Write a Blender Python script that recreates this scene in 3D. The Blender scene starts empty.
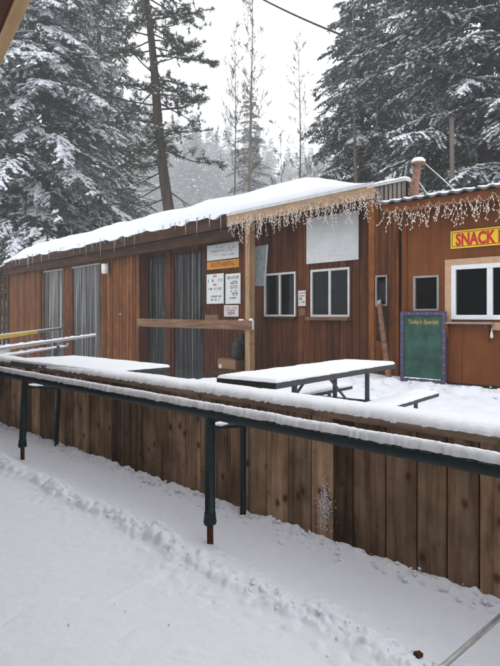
import bpy, math, random
import numpy as np
from mathutils import Vector, Matrix

random.seed(7)
rng = np.random.default_rng(11)
scene = bpy.context.scene
col = scene.collection
PI = math.pi

# ------------------------------------------------------------------ camera model
F, CX, HY, EYE = 577.0, 250.0, 315.0, 1.32      # focal length (px), principal column, horizon row, eye height


def at(px, py, Y):
    return Vector(((px - CX) / F * Y, Y, EYE - (py - HY) / F * Y))


class Frame:
    """a vertical building line: local x runs to the right/near, y away from the viewer, z up"""
    def __init__(s, px, Y, deg):
        a = math.radians(deg)
        s.o = np.array([(px - CX) / F * Y, Y])
        s.dx = np.array([math.sin(a), -math.cos(a)])
        s.dy = np.array([math.cos(a), math.sin(a)])
        s.rz = math.atan2(s.dx[1], s.dx[0])

    def x(s, px, y0=0.0):
        r = np.array([(px - CX) / F, 1.0])
        A = np.array([[r[0], -s.dx[0]], [r[1], -s.dx[1]]])
        t, xx = np.linalg.solve(A, s.o + s.dy * y0)
        return xx

    def depth(s, px, y0=0.0):
        return (s.o + s.dx * s.x(px, y0) + s.dy * y0)[1]

    def z(s, px, py, y0=0.0):
        return EYE - (py - HY) / F * s.depth(px, y0)

    def world(s, x, y, z=0.0):
        p = s.o + s.dx * x + s.dy * y
        return Vector((p[0], p[1], z))

    def local(s, X, Y):
        d = np.array([X, Y]) - s.o
        return float(d @ s.dx), float(d @ s.dy)


class World:
    rz = 0.0
    def world(s, x, y, z=0.0): return Vector((x, y, z))


W0 = World()
FEN = Frame(500, 2.60, 43.6)       # fence face
BLD = Frame(403, 12.2, 40.6)       # rental building, fascia plane
SHK = Frame(403, 11.5, 45.2)       # snack shack wall

# ------------------------------------------------------------------ numpy value noise


def _hash(ix, iy, seed):
    h = (ix.astype(np.int64) * 374761393 + iy.astype(np.int64) * 668265263 + seed * 1442695041) & 0xffffffff
    h = ((h ^ (h >> 13)) * 1274126177) & 0xffffffff
    return ((h ^ (h >> 16)) & 0xffff) / 65535.0


def vnoise(x, y, seed=0):
    x = np.asarray(x, float); y = np.asarray(y, float)
    ix, iy = np.floor(x), np.floor(y)
    fx, fy = x - ix, y - iy
    fx = fx * fx * (3 - 2 * fx); fy = fy * fy * (3 - 2 * fy)
    a = _hash(ix, iy, seed); b = _hash(ix + 1, iy, seed)
    c = _hash(ix, iy + 1, seed); d = _hash(ix + 1, iy + 1, seed)
    return (a * (1 - fx) + b * fx) * (1 - fy) + (c * (1 - fx) + d * fx) * fy


def fbm(x, y, seed=0, oct=4):
    s = 0; a = .5; f = 1.0
    for k in range(oct):
        s = s + a * (vnoise(x * f, y * f, seed + k * 17) - .5); a *= .5; f *= 2.03
    return s


def domes(x, y, seed, keep=.8):
    """packed rounded lumps (0..1), one per cell, some cells left empty"""
    ix, iy = np.floor(x), np.floor(y); out = np.zeros_like(x)
    for dx_ in (-1, 0, 1):
        for dy_ in (-1, 0, 1):
            cx_, cy_ = ix + dx_, iy + dy_
            px_ = cx_ + .1 + .8 * _hash(cx_, cy_, seed); py_ = cy_ + .1 + .8 * _hash(cx_, cy_, seed + 1)
            r_ = .35 + .5 * _hash(cx_, cy_, seed + 2); on = _hash(cx_, cy_, seed + 3) < keep
            d2 = ((x - px_) ** 2 + (y - py_) ** 2) / r_ ** 2
            out = np.maximum(out, np.where(on, np.sqrt(np.clip(1 - d2, 0, 1)) * r_ * 1.2, 0))
    return out


def sstep(a, b, x):
    t = np.clip((x - a) / (b - a), 0, 1)
    return t * t * (3 - 2 * t)

# ------------------------------------------------------------------ materials


def nmat(name):
    m = bpy.data.materials.new(name); m.use_nodes = True
    nt = m.node_tree; b = nt.nodes['Principled BSDF']
    return m, nt, b


def N(nt, t, **kw):
    n = nt.nodes.new(t)
    for k, v in kw.items():
        if k in n.inputs: n.inputs[k].default_value = v
        else: setattr(n, k, v)
    return n


def L(nt, a, b): nt.links.new(a, b)


def ramp(nt, fac, stops):
    r = N(nt, 'ShaderNodeValToRGB')
    e = r.color_ramp.elements
    while len(e) < len(stops): e.new(0.5)
    for q, (p, c) in zip(e, stops):
        q.position = p; q.color = (c[0], c[1], c[2], 1)
    L(nt, fac, r.inputs['Fac'])
    return r.outputs['Color']


def mixc(nt, fac, a, b, mode='MIX'):
    m = N(nt, 'ShaderNodeMix', data_type='RGBA', blend_type=mode)
    if isinstance(fac, (int, float)): m.inputs[0].default_value = fac
    else: L(nt, fac, m.inputs[0])
    for v, i in ((a, 6), (b, 7)):
        if isinstance(v, tuple): m.inputs[i].default_value = (v[0], v[1], v[2], 1)
        else: L(nt, v, m.inputs[i])
    return m.outputs[2]


def bump(nt, b, h, strength=.3, dist=.01):
    n = N(nt, 'ShaderNodeBump'); n.inputs['Strength'].default_value = strength
    n.inputs['Distance'].default_value = dist
    L(nt, h, n.inputs['Height']); L(nt, n.outputs['Normal'], b.inputs['Normal'])


def coords(nt, scale=(1, 1, 1), kind='Object'):
    t = N(nt, 'ShaderNodeTexCoord'); m = N(nt, 'ShaderNodeMapping')
    m.inputs['Scale'].default_value = scale
    L(nt, t.outputs[kind], m.inputs['Vector'])
    return m.outputs['Vector']


def noise(nt, vec, scale, detail=4, rough=.55):
    n = N(nt, 'ShaderNodeTexNoise'); n.inputs['Scale'].default_value = scale
    n.inputs['Detail'].default_value = detail; n.inputs['Roughness'].default_value = rough
    L(nt, vec, n.inputs['Vector'])
    return n.outputs['Fac']


def wood(name, dark, mid, light, axis='z', grain=14, rough=.8, knots=0.0, var=.5, stain=.35):
    """grain streaks along the given axis, board to board variation from the face attribute 'bv', dark knots and stains"""
    m, nt, b = nmat(name)
    sc = {'z': (1, 1, .07), 'x': (.07, 1, 1), 'y': (1, .07, 1)}[axis]
    at_ = N(nt, 'ShaderNodeAttribute', attribute_name='bv')
    tc = N(nt, 'ShaderNodeTexCoord')
    sh = N(nt, 'ShaderNodeVectorMath', operation='MULTIPLY_ADD')
    L(nt, at_.outputs['Fac'], sh.inputs[0]); sh.inputs[1].default_value = (37, 53, 71)
    L(nt, tc.outputs['Object'], sh.inputs[2])
    mp = N(nt, 'ShaderNodeMapping'); mp.inputs['Scale'].default_value = sc
    L(nt, sh.outputs[0], mp.inputs['Vector'])
    g = noise(nt, mp.outputs['Vector'], grain, 6, .65)
    c = ramp(nt, g, [(.3, dark), (.5, mid), (.72, light)])
    big = noise(nt, sh.outputs[0], 2.3, 4, .6)
    bc = ramp(nt, big, [(.35, (1 - stain,) * 3), (.65, (1, 1, 1))])
    c = mixc(nt, 1.0, c, bc, 'MULTIPLY')
    vv = ramp(nt, at_.outputs['Fac'], [(0, (1 - var * .8,) * 3), (.5, (1 - var * .3,) * 3), (1, (1 + var * .45,) * 3)])
    c = mixc(nt, 1.0, c, vv, 'MULTIPLY')
    if knots:
        sp_ = N(nt, 'ShaderNodeSeparateXYZ'); L(nt, sh.outputs[0], sp_.inputs[0])
        cb = N(nt, 'ShaderNodeCombineXYZ'); L(nt, sp_.outputs[0], cb.inputs[0]); L(nt, sp_.outputs[2], cb.inputs[1])
        mk = N(nt, 'ShaderNodeMapping')
        mk.inputs['Scale'].default_value = {'z': (1, .72, 1), 'x': (.72, 1, 1), 'y': (1, .72, 1)}[axis]
        L(nt, cb.outputs[0], mk.inputs['Vector'])
        v = N(nt, 'ShaderNodeTexVoronoi', voronoi_dimensions='2D'); v.inputs['Scale'].default_value = 6.5
        L(nt, mk.outputs['Vector'], v.inputs['Vector'])
        k = ramp(nt, v.outputs['Distance'], [(.07, (1, 1, 1)), (.12, (.45, .45, .45)), (.15, (.2, .2, .2)), (.26, (0, 0, 0))])
        gate = ramp(nt, noise(nt, sh.outputs[0], 3.1, 2), [(.47, (0, 0, 0)), (.56, (knots,) * 3)])
        kk = mixc(nt, 1.0, k, gate, 'MULTIPLY')
        c = mixc(nt, kk, c, (dark[0] * .35, dark[1] * .3, dark[2] * .28))
    L(nt, c, b.inputs['Base Color'])
    b.inputs['Roughness'].default_value = rough; b.inputs['Specular IOR Level'].default_value = .12
    bump(nt, b, g, .35, .006)
    return m


def plain(name, c, rough=.6, metal=0.0, nscale=9, var=.25, spec=.4, bumps=.1):
    m, nt, b = nmat(name)
    n = noise(nt, coords(nt), nscale, 5, .6)
    cc = ramp(nt, n, [(.3, tuple(x * (1 - var) for x in c)), (.7, tuple(min(1, x * (1 + var * .6)) for x in c))])
    L(nt, cc, b.inputs['Base Color'])
    b.inputs['Roughness'].default_value = rough; b.inputs['Metallic'].default_value = metal
    b.inputs['Specular IOR Level'].default_value = spec
    if bumps: bump(nt, b, n, bumps, .004)
    return m


def snowmat(name, c=(.86, .875, .9), sc=30, strength=.35):
    m, nt, b = nmat(name)
    v = coords(nt)
    n1 = noise(nt, v, sc, 6, .7); n2 = noise(nt, v, sc * 9, 3, .6)
    a = N(nt, 'ShaderNodeMath', operation='MULTIPLY_ADD')
    L(nt, n2, a.inputs[0]); a.inputs[1].default_value = .35; L(nt, n1, a.inputs[2])
    L(nt, ramp(nt, n1, [(.3, tuple(x * .96 for x in c)), (.7, c)]), b.inputs['Base Color'])
    b.inputs['Roughness'].default_value = .75
    b.inputs['Specular IOR Level'].default_value = .25
    bump(nt, b, a.outputs[0], strength, .012)
    return m


def foliage(name, a, b_, c):
    m, nt, b = nmat(name)
    n = noise(nt, coords(nt), 1.3, 3, .6)
    n2 = noise(nt, coords(nt), 7, 2, .6)
    k = mixc(nt, .5, ramp(nt, n, [(.3, a), (.55, b_), (.75, c)]), ramp(nt, n2, [(.3, a), (.6, b_), (.8, c)]))
    L(nt, k, b.inputs['Base Color'])
    b.inputs['Roughness'].default_value = .7; b.inputs['Specular IOR Level'].default_value = .2
    return m


M = {}
M['fence'] = wood('weathered_fence_plank', (.19, .098, .054), (.47, .295, .178), (.66, .48, .34), 'z', 19, .85, .9, 1.0, .6)
M['cap'] = wood('weathered_cap_board', (.13, .085, .055), (.28, .2, .14), (.4, .3, .22), 'x', 14, .85, .5, .3, .3)
M['red_siding'] = wood('red_brown_siding', (.055, .017, .006), (.13, .042, .015), (.19, .068, .026), 'z', 10, .7, 0, .45, .35)
M['lit_orange_siding'] = wood('lit_orange_brown_siding', (.055, .016, .004), (.19, .062, .014), (.31, .112, .028), 'z', 10, .65, .3, .5, .35)  # brighter copy of the brown stain: light on the front walls put into colour
M['dark_wood'] = wood('dark_stained_wood', (.03, .014, .007), (.068, .031, .014), (.115, .055, .027), 'x', 12, .75, 0, .3, .3)
M['new_lumber'] = wood('fresh_lumber', (.25, .155, .085), (.41, .27, .16), (.52, .37, .235), 'x', 12, .7, .4, .2, .2)
M['new_post'] = wood('fresh_lumber_post', (.26, .155, .08), (.42, .265, .14), (.52, .35, .2), 'z', 12, .7, .4, .2, .2)
M['rail_wood'] = wood('weathered_porch_rail', (.12, .065, .04), (.23, .13, .075), (.33, .2, .12), 'x', 12, .8, .3, .2, .2)
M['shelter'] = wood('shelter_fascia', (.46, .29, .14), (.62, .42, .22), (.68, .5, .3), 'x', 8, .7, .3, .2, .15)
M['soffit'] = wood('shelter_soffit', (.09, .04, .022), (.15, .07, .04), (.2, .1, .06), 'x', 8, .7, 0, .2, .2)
M['shack'] = wood('brown_painted_plywood', (.145, .046, .013), (.18, .059, .017), (.21, .072, .022), 'z', 7, .65, 0, .12, .22)
M['shack_trim'] = plain('tan_trim_wood', (.52, .33, .2), .65, 0, 12, .15)
M['white_vinyl'] = plain('white_vinyl', (.78, .79, .8), .4, 0, 5, .05, .5, 0)
M['dull_vinyl'] = plain('dull_white_vinyl', (.62, .61, .58), .5, 0, 5, .1, .4, 0)
M['grey_alu'] = plain('grey_window_frame', (.33, .32, .3), .45, .3, 8, .15)
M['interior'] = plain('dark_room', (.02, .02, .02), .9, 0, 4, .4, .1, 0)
M['steel'] = plain('galvanised_pipe', (.42, .41, .39), .45, .6, 22, .25)
M['green_pipe'] = plain('dark_green_pipe_paint', (.012, .025, .027), .5, 0, 30, .35, .25, .15)
M['rust'] = plain('rusty_steel', (.10, .035, .02), .85, .2, 45, .55, .2, .4)
M['pinkrust'] = plain('rusty_vent_metal', (.33, .17, .13), .8, .2, 18, .5, .2, .3)
M['yellow_pipe'] = plain('yellow_pipe_paint', (.58, .42, .04), .5, 0, 12, .25)
M['snow'] = snowmat('snow_cover', (.86, .875, .9), 45, .6)
M['ground_snow'] = snowmat('ground_snow', (.83, .845, .895), 16, .3)
M['treesnow'] = snowmat('bough_snow', (.84, .855, .88), 5, .4)
M['ice'], nt, b = nmat('ice')
b.inputs['Base Color'].default_value = (.75, .8, .85, 1); b.inputs['Roughness'].default_value = .12
b.inputs['Transmission Weight'].default_value = .55; b.inputs['IOR'].default_value = 1.31
L(nt, ramp(nt, noise(nt, coords(nt), 12), [(.3, (.65, .7, .75)), (.7, (.85, .88, .92))]), b.inputs['Base Color'])
M['table'] = plain('dark_table_edge', (.045, .042, .042), .6, 0, 20, .35)
M['table_leg'] = plain('dull_steel_leg', (.12, .12, .12), .55, .4, 20, .3)
M['metal_edge'] = plain('drip_edge_metal', (.5, .5, .5), .4, .6, 9, .15)
M['whiteboard'] = plain('white_board', (.62, .63, .62), .5, 0, 2.3, .12, .4, 0)
M['paper'] = plain('sign_paper', (.70, .71, .69), .7, 0, 3, .08, .3, 0)
M['pinkpaper'] = plain('pinkish_sign_paper', (.68, .62, .6), .7, 0, 3, .08, .3, 0)
M['amber'] = plain('amber_sign', (.62, .24, .02), .6, 0, 5, .2)
M['ink'] = plain('dark_ink', (.05, .05, .06), .7, 0, 5, .1, .3, 0)
M['redink'] = plain('red_ink', (.42, .05, .04), .7, 0, 5, .1, .3, 0)
M['pinkink'] = plain('faded_red_ink', (.45, .16, .2), .7, 0, 5, .1, .3, 0)
M['greyink'] = plain('faint_grey_ink', (.36, .38, .39), .7, 0, 5, .1, .3, 0)
M['brownink'] = plain('brown_lettering', (.26, .075, .012), .7, 0, 5, .1, .3, 0)
M['snackyellow'] = plain('yellow_sign', (.80, .55, .015), .5, 0, 4, .08)
M['snackred'] = plain('red_letters', (.55, .018, .012), .5, 0, 5, .15, .4, 0)
M['chalk_green'] = plain('green_chalkboard', (.04, .098, .075), .8, 0, 3.4, .5, .2, .05)
M['purple'] = plain('purple_frame', (.075, .06, .115), .6, 0, 8, .25)
M['pink_dot'] = plain('pink_dots', (.32, .22, .32), .6, 0, 8, .1, .3, 0)
M['chalk'] = plain('orange_chalk', (.50, .34, .07), .9, 0, 60, .3, .1, 0)
M['cardboard'] = plain('cardboard', (.27, .16, .08), .85, 0, 8, .2)
M['black'] = plain('black_plastic', (.02, .02, .022), .5, 0, 9, .3)
M['greypanel'] = plain('grey_sheet', (.27, .30, .30), .5, 0, 5, .3)
M['wire'] = plain('white_light_cord', (.82, .72, .63), .5, 0, 9, .1, .4, 0)
M['bulb'] = plain('clear_peach_bulb', (.88, .78, .66), .25, 0, 9, .1, .5, 0)
M['cable'] = plain('black_cable', (.02, .02, .022), .6, 0, 20, .3)
M['lampglass'] = plain('frosted_lamp_glass', (.75, .74, .7), .4, 0, 9, .08, .5, 0)
M['pole'] = wood('weathered_pole', (.16, .13, .11), (.26, .22, .195), (.36, .31, .28), 'z', 10, .85, .2, .2, .2)
M['roofing'] = plain('grey_metal_roof', (.12, .12, .125), .5, .5, 9, .3)
M['dirt'] = plain('porch_floor', (.12, .10, .09), .9, 0, 5, .4)
M['bark'] = wood('pine_bark', (.03, .023, .019), (.065, .046, .036), (.115, .085, .066), 'z', 5, .95, 0, .2, .3)
M['spruce_bark'] = wood('spruce_bark', (.03, .024, .02), (.06, .048, .04), (.1, .08, .07), 'z', 5, .95, 0, .2, .3)
M['pale_bark'] = wood('pale_bark', (.16, .12, .085), (.3, .23, .165), (.42, .34, .26), 'z', 3, .9, 0, .2, .3)
M['twig'] = plain('twig_bark', (.17, .145, .125), .9, 0, 5, .3, .2, 0)
M['needles'] = foliage('spruce_needles', (.022, .030, .022), (.040, .052, .039), (.07, .085, .064))
M['needles2'] = foliage('fir_needles', (.05, .063, .053), (.085, .102, .087), (.125, .145, .122))
M['pine_needles'] = foliage('pine_needles', (.04, .048, .036), (.075, .088, .062), (.12, .13, .095))
M['cabin'] = wood('far_cabin_siding', (.10, .04, .025), (.17, .07, .045), (.22, .1, .065), 'x', 6, .8, 0, .2, .3)


def glassmat(name, tint, refl_rough=.03, clear=.6):
    m, nt, b = nmat(name)
    out = nt.nodes['Material Output']; nt.nodes.remove(b)
    tr = N(nt, 'ShaderNodeBsdfTransparent'); tr.inputs['Color'].default_value = (*tint, 1)
    gl = N(nt, 'ShaderNodeBsdfGlossy'); gl.inputs['Roughness'].default_value = refl_rough
    gl.inputs['Color'].default_value = (.8, .85, .85, 1)
    df = N(nt, 'ShaderNodeBsdfDiffuse')
    L(nt, ramp(nt, noise(nt, coords(nt), 3.5, 4), [(.35, (.004, .005, .005)), (.7, (.016, .018, .018))]), df.inputs['Color'])
    m1 = N(nt, 'ShaderNodeMixShader'); m1.inputs[0].default_value = clear
    L(nt, df.outputs[0], m1.inputs[1]); L(nt, tr.outputs[0], m1.inputs[2])
    lw = N(nt, 'ShaderNodeLayerWeight'); lw.inputs['Blend'].default_value = .25
    pw_ = N(nt, 'ShaderNodeMath', operation='MULTIPLY_ADD'); L(nt, lw.outputs['Facing'], pw_.inputs[0]); pw_.inputs[1].default_value = .09; pw_.inputs[2].default_value = .008
    m2 = N(nt, 'ShaderNodeMixShader'); L(nt, pw_.outputs[0], m2.inputs[0])
    L(nt, m1.outputs[0], m2.inputs[1]); L(nt, gl.outputs[0], m2.inputs[2])
    L(nt, m2.outputs[0], out.inputs['Surface'])
    return m


M['glass'] = glassmat('window_glass', (.5, .53, .53))


def stripmat(name, k, clear):
    m, nt, b = nmat(name)
    out = nt.nodes['Material Output']
    v = coords(nt, (1, .3, .02))
    n = noise(nt, v, 11, 2, .5)
    L(nt, ramp(nt, n, [(.3, (.02 * k, .02 * k, .018 * k)), (.55, (.07 * k, .068 * k, .062 * k)), (.75, (.23 * k, .225 * k, .21 * k))]), b.inputs['Base Color'])
    b.inputs['Roughness'].default_value = .28
    tr = N(nt, 'ShaderNodeBsdfTransparent'); tr.inputs['Color'].default_value = (.55, .57, .58, 1)
    mx = N(nt, 'ShaderNodeMixShader')
    f = ramp(nt, n, [(.3, (clear,) * 3), (.7, (clear * .2,) * 3)])
    L(nt, f, mx.inputs[0]); L(nt, b.outputs[0], mx.inputs[1]); L(nt, tr.outputs[0], mx.inputs[2])
    L(nt, mx.outputs[0], out.inputs['Surface'])
    return m


M['strip'] = stripmat('plastic_strip_curtain', 1.7, .5)
M['strip_shaded'] = stripmat('shaded_strip_curtain', .8, .75)  # darker, clearer copy for the porch doorways: recess shade put into the colour

# ------------------------------------------------------------------ mesh builder


class MB:
    def __init__(s):
        s.v = []; s.f = []; s.bv = []; s.mi = []; s.sm = []

    def add(s, vs, fs, bv=None, mi=0, smooth=False):
        o = len(s.v); s.v += [tuple(map(float, p)) for p in vs]
        bv = random.random() if bv is None else bv
        for f in fs:
            s.f.append(tuple(i + o for i in f)); s.bv.append(bv); s.mi.append(mi); s.sm.append(smooth)
        return s

    def box(s, x0, x1, y0, y1, z0, z1, bv=None, mi=0):
        vs = [(x, y, z) for x in (x0, x1) for y in (y0, y1) for z in (z0, z1)]
        return s.add(vs, [(0, 1, 3, 2), (4, 6, 7, 5), (0, 4, 5, 1), (2, 3, 7, 6), (0, 2, 6, 4), (1, 5, 7, 3)], bv, mi)

    def hexa(s, lo, hi, bv=None, mi=0):
        """lo, hi: four points each, same winding"""
        return s.add(list(lo) + list(hi), [(3, 2, 1, 0), (4, 5, 6, 7), (0, 1, 5, 4), (1, 2, 6, 5), (2, 3, 7, 6), (3, 0, 4, 7)], bv, mi)

    def bar(s, a, b, w, h, up=(0, 0, 1), bv=None, mi=0):
        a, b = Vector(a), Vector(b); d = (b - a).normalized()
        side = d.cross(Vector(up)).normalized() * w / 2; u = side.cross(d).normalized() * h / 2
        q = lambda p: [p - side - u, p + side - u, p + side + u, p - side + u]
        return s.hexa(q(a), q(b), bv, mi)

    def tube(s, pts, r, n=8, bv=None, mi=0, cap=True):
        pts = [Vector(p) for p in pts]
        rs = r if isinstance(r, (list, tuple)) else [r] * len(pts)
        vs = []; fs = []
        ref = Vector((0, 0, 1))
        d0 = (pts[1] - pts[0]).normalized()
        if abs(d0.z) > .9: ref = Vector((1, 0, 0))
        for i, p in enumerate(pts):
            d = (pts[min(i + 1, len(pts) - 1)] - pts[max(i - 1, 0)]).normalized()
            a = d.cross(ref)
            a = a.normalized() if a.length > 1e-5 else Vector((0, 1, 0))
            b = d.cross(a)
            for k in range(n):
                t = 2 * PI * k / n
                vs.append(p + (a * math.cos(t) + b * math.sin(t)) * rs[i])
        for i in range(len(pts) - 1):
            for k in range(n):
                fs.append((i * n + k, i * n + (k + 1) % n, (i + 1) * n + (k + 1) % n, (i + 1) * n + k))
        if cap:
            fs.append(tuple(range(n))); fs.append(tuple(range((len(pts) - 1) * n + n - 1, (len(pts) - 1) * n - 1, -1)))
        return s.add(vs, fs, bv, mi, True)

    def grid(s, P, bv=None, mi=0, smooth=True, flip=False):
        """P: array (ny, nx, 3)"""
        ny, nx = P.shape[:2]
        fs = []
        for j in range(ny - 1):
            for i in range(nx - 1):
                a = j * nx + i
                q = (a, a + 1, a + nx + 1, a + nx)
                fs.append(q[::-1] if flip else q)
        return s.add(P.reshape(-1, 3), fs, bv, mi, smooth)

    def lathe(s, prof, n=16, c=(0, 0, 0), mi=0, bv=None):
        vs = []; fs = []
        for r, z in prof:
            for k in range(n):
                t = 2 * PI * k / n; vs.append((c[0] + r * math.cos(t), c[1] + r * math.sin(t), c[2] + z))
        for i in range(len(prof) - 1):
            for k in range(n):
                fs.append((i * n + k, i * n + (k + 1) % n, (i + 1) * n + (k + 1) % n, (i + 1) * n + k))
        return s.add(vs, fs, bv, mi, True)


ORG = {}


def link_mesh(name, me, parent=None, frame=W0, org=(0, 0, 0)):
    o = bpy.data.objects.new(name, me); col.objects.link(o)
    if parent is not None:
        o.parent = parent; ORG[o.name] = ORG[parent.name]
    else:
        o.location = frame.world(*org); o.rotation_euler = (0, 0, frame.rz); ORG[o.name] = tuple(org)
    return o


def obj(name, mb, mats, parent=None, frame=W0, org=(0, 0, 0), bevel=0):
    if parent is not None: org = ORG[parent.name]
    me = bpy.data.meshes.new(name)
    vs = [(x - org[0], y - org[1], z - org[2]) for x, y, z in mb.v]
    me.from_pydata(vs, [], mb.f)
    if not isinstance(mats, (list, tuple)): mats = [mats]
    for m in mats: me.materials.append(M[m] if isinstance(m, str) else m)
    me.polygons.foreach_set('material_index', mb.mi)
    me.polygons.foreach_set('use_smooth', mb.sm)
    a = me.attributes.new('bv', 'FLOAT', 'FACE'); a.data.foreach_set('value', mb.bv)
    me.update()
    o = link_mesh(name, me, parent, frame, org)
    if bevel:
        md = o.modifiers.new('bevel', 'BEVEL'); md.width = bevel; md.segments = 2; md.limit_method = 'ANGLE'
    return o


def tag(o, label=None, cat=None, group=None, kind=None):
    if label: o['label'] = label
    if cat: o['category'] = cat
    if group: o['group'] = group
    if kind: o['kind'] = kind
    return o


def thing(name, label, cat, frame=W0, org=(0, 0, 0), group=None):
    o = bpy.data.objects.new(name, None); col.objects.link(o)
    o.empty_display_size = .2
    o.location = frame.world(*org); o.rotation_euler = (0, 0, frame.rz)
    ORG[o.name] = tuple(org)
    return tag(o, label, cat, group)


def snow_slab(x0, x1, y0, y1, z, h, nx, ny, amp=.15, p=6, ov=.01, seed=0, mb=None, edge=.012, zf=None, nsc=6):
    """a pillow of snow lying on a flat top, rounded along its rim and slightly uneven"""
    mb = mb or MB()
    u = np.linspace(0, 1, nx); v = np.linspace(0, 1, ny)
    u = .5 - .5 * np.cos(u * PI) if nx < 40 else u
    v = .5 - .5 * np.cos(v * PI)
    U, V = np.meshgrid(u, v)
    X = x0 - ov + (x1 - x0 + 2 * ov) * U; Y = y0 - ov + (y1 - y0 + 2 * ov) * V
    pu = min(200.0, p * max(1, (x1 - x0) / (y1 - y0)))
    pr = np.sqrt(np.clip(1 - np.abs(2 * U - 1) ** pu, 0, 1)) * np.sqrt(np.clip(1 - np.abs(2 * V - 1) ** p, 0, 1))
    Z = z + h * pr * (1 + amp * 2 * fbm(X * nsc, Y * nsc, seed, 4))
    ed = ((vnoise(X * 16, Y * 16, seed + 5) - .5) * 1.1 + (vnoise(X * 61, Y * 61, seed + 6) - .5) * 1.2) * edge
    Z = Z + .0035 * pr * (vnoise(X * 70, Y * 70, seed + 7) - .5)
    Y = Y + ed * np.abs(2 * V - 1) ** 3 * np.sign(2 * V - 1)
    Z = Z - (1 - pr) * (vnoise(X * 22, Y * 22, seed + 9)) * edge
    if zf is not None: Z = Z + zf(X)
    P = np.dstack([X, Y, Z])
    mb.grid(P)
    Bm = P.copy(); Bm[:, :, 2] = (z - edge) + (zf(X) if zf is not None else 0)
    mb.grid(Bm[[0, -1]], flip=True)
    return mb


def siding(x0, x1, y0, y1, z0, z1, w, holes=(), gap=.01, jit=.12, seed=0, zt=None):
    """vertical boards between x0..x1 with rectangular openings (xa, xb, za, zb)"""
    r = random.Random(seed)
    mb = MB(); x = x0
    while x < x1 - .01:
        bw = w * (1 + r.uniform(-jit, jit)); xe = min(x + bw, x1)
        bv = r.random(); dy = r.uniform(0, .006)
        cuts = sorted({x, xe} | {c for h in holes for c in h[:2] if x < c < xe})
        for a, b in zip(cuts[:-1], cuts[1:]):
            m = (a + b) / 2
            zs = [(z0, z1)]
            for h in holes:
                if h[0] < m < h[1]:
                    nz = []
                    for p, q in zs:
                        if h[2] > p: nz.append((p, min(q, h[2])))
                        if h[3] < q: nz.append((max(p, h[3]), q))
                    zs = nz
            a2 = a + (gap / 2 if a == x else 0); b2 = b - (gap / 2 if b == xe else 0)
            for p, q in zs:
                if q - p > .005: mb.box(a2, b2, y0 + dy, y1, p, q, bv)
        x = xe
    return mb


def text_mb(txt, x, z, size, y, depth=.004, sx=1.0, bold=0.0, align='LEFT', mb=None, shear=0.0):
    """lettering lying in the local x/z plane, facing -y"""
    cu = bpy.data.curves.new('lettering', 'FONT'); cu.body = txt; cu.size = size
    cu.extrude = depth / 2; cu.offset = bold; cu.align_x = align; cu.shear = shear; cu.resolution_u = 3
    o = bpy.data.objects.new('lettering', cu); col.objects.link(o)
    dg = bpy.context.evaluated_depsgraph_get(); dg.update()
    me = bpy.data.meshes.new_from_object(o.evaluated_get(dg))
    mb = mb or MB()
    mb.add([(x + v.co.x * sx, y - v.co.z, z + v.co.y) for v in me.vertices], [tuple(p.vertices) for p in me.polygons], .5)
    bpy.data.objects.remove(o); bpy.data.curves.remove(cu); bpy.data.meshes.remove(me)
    return mb


def marks(mb, x0, x1, z, h, y, seed=0, d=.003):
    """a line of writing too small to be read: a row of letter-sized strokes"""
    r = random.Random(seed); x = x0
    while x < x1:
        w = h * r.uniform(.45, .8)
        k = r.random()
        t = h * .2
        if k < .8:
            mb.box(x, x + t, y - d, y, z, z + h)
            if r.random() < .6: mb.box(x + t, x + w, y - d, y, z + h - t, z + h)
            if r.random() < .6: mb.box(x + t, x + w, y - d, y, z + h * .4, z + h * .4 + t)
            if r.random() < .5: mb.box(x + t, x + w, y - d, y, z, z + t)
            if r.random() < .4: mb.box(x + w, x + w + t, y - d, y, z, z + h)
        x += w + h * .35 + (h * .5 if k > .8 else 0)
    return mb

# ------------------------------------------------------------------ big numpy meshes (foliage, ground)


def np_mesh(name, verts, faces, mat, smooth=False):
    """verts (n,3), faces (m,k)"""
    me = bpy.data.meshes.new(name)
    n, (m, k) = len(verts), faces.shape
    me.vertices.add(n); me.vertices.foreach_set('co', np.ascontiguousarray(verts, np.float32).ravel())
    me.loops.add(m * k); me.loops.foreach_set('vertex_index', np.ascontiguousarray(faces, np.int32).ravel())
    me.polygons.add(m)
    me.polygons.foreach_set('loop_start', np.arange(0, m * k, k, dtype=np.int32))
    me.polygons.foreach_set('loop_total', np.full(m, k, np.int32))
    me.polygons.foreach_set('use_smooth', np.full(m, smooth, bool))
    me.update(calc_edges=True)
    me.materials.append(M[mat] if isinstance(mat, str) else mat)
    return me


def norm(a): return a / np.maximum(np.linalg.norm(a, axis=-1, keepdims=True), 1e-9)


def cards(P, D, ln, wd, g):
    """rhombic needle sprays: base P, direction D, length, half width"""
    up = norm(np.array([0, 0, 1.0]) + g.normal(0, .55, P.shape))
    S = norm(np.cross(D, up)) * wd[:, None]
    m = P + D * (ln * .45)[:, None]
    V = np.stack([P, m + S, P + D * ln[:, None], m - S], 1).reshape(-1, 3)
    Fc = np.arange(len(V)).reshape(-1, 4)
    return V, Fc


OCT_F = np.array([[0, 2, 4], [2, 1, 4], [1, 3, 4], [3, 0, 4], [2, 0, 5], [1, 2, 5], [3, 1, 5], [0, 3, 5]])


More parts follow.
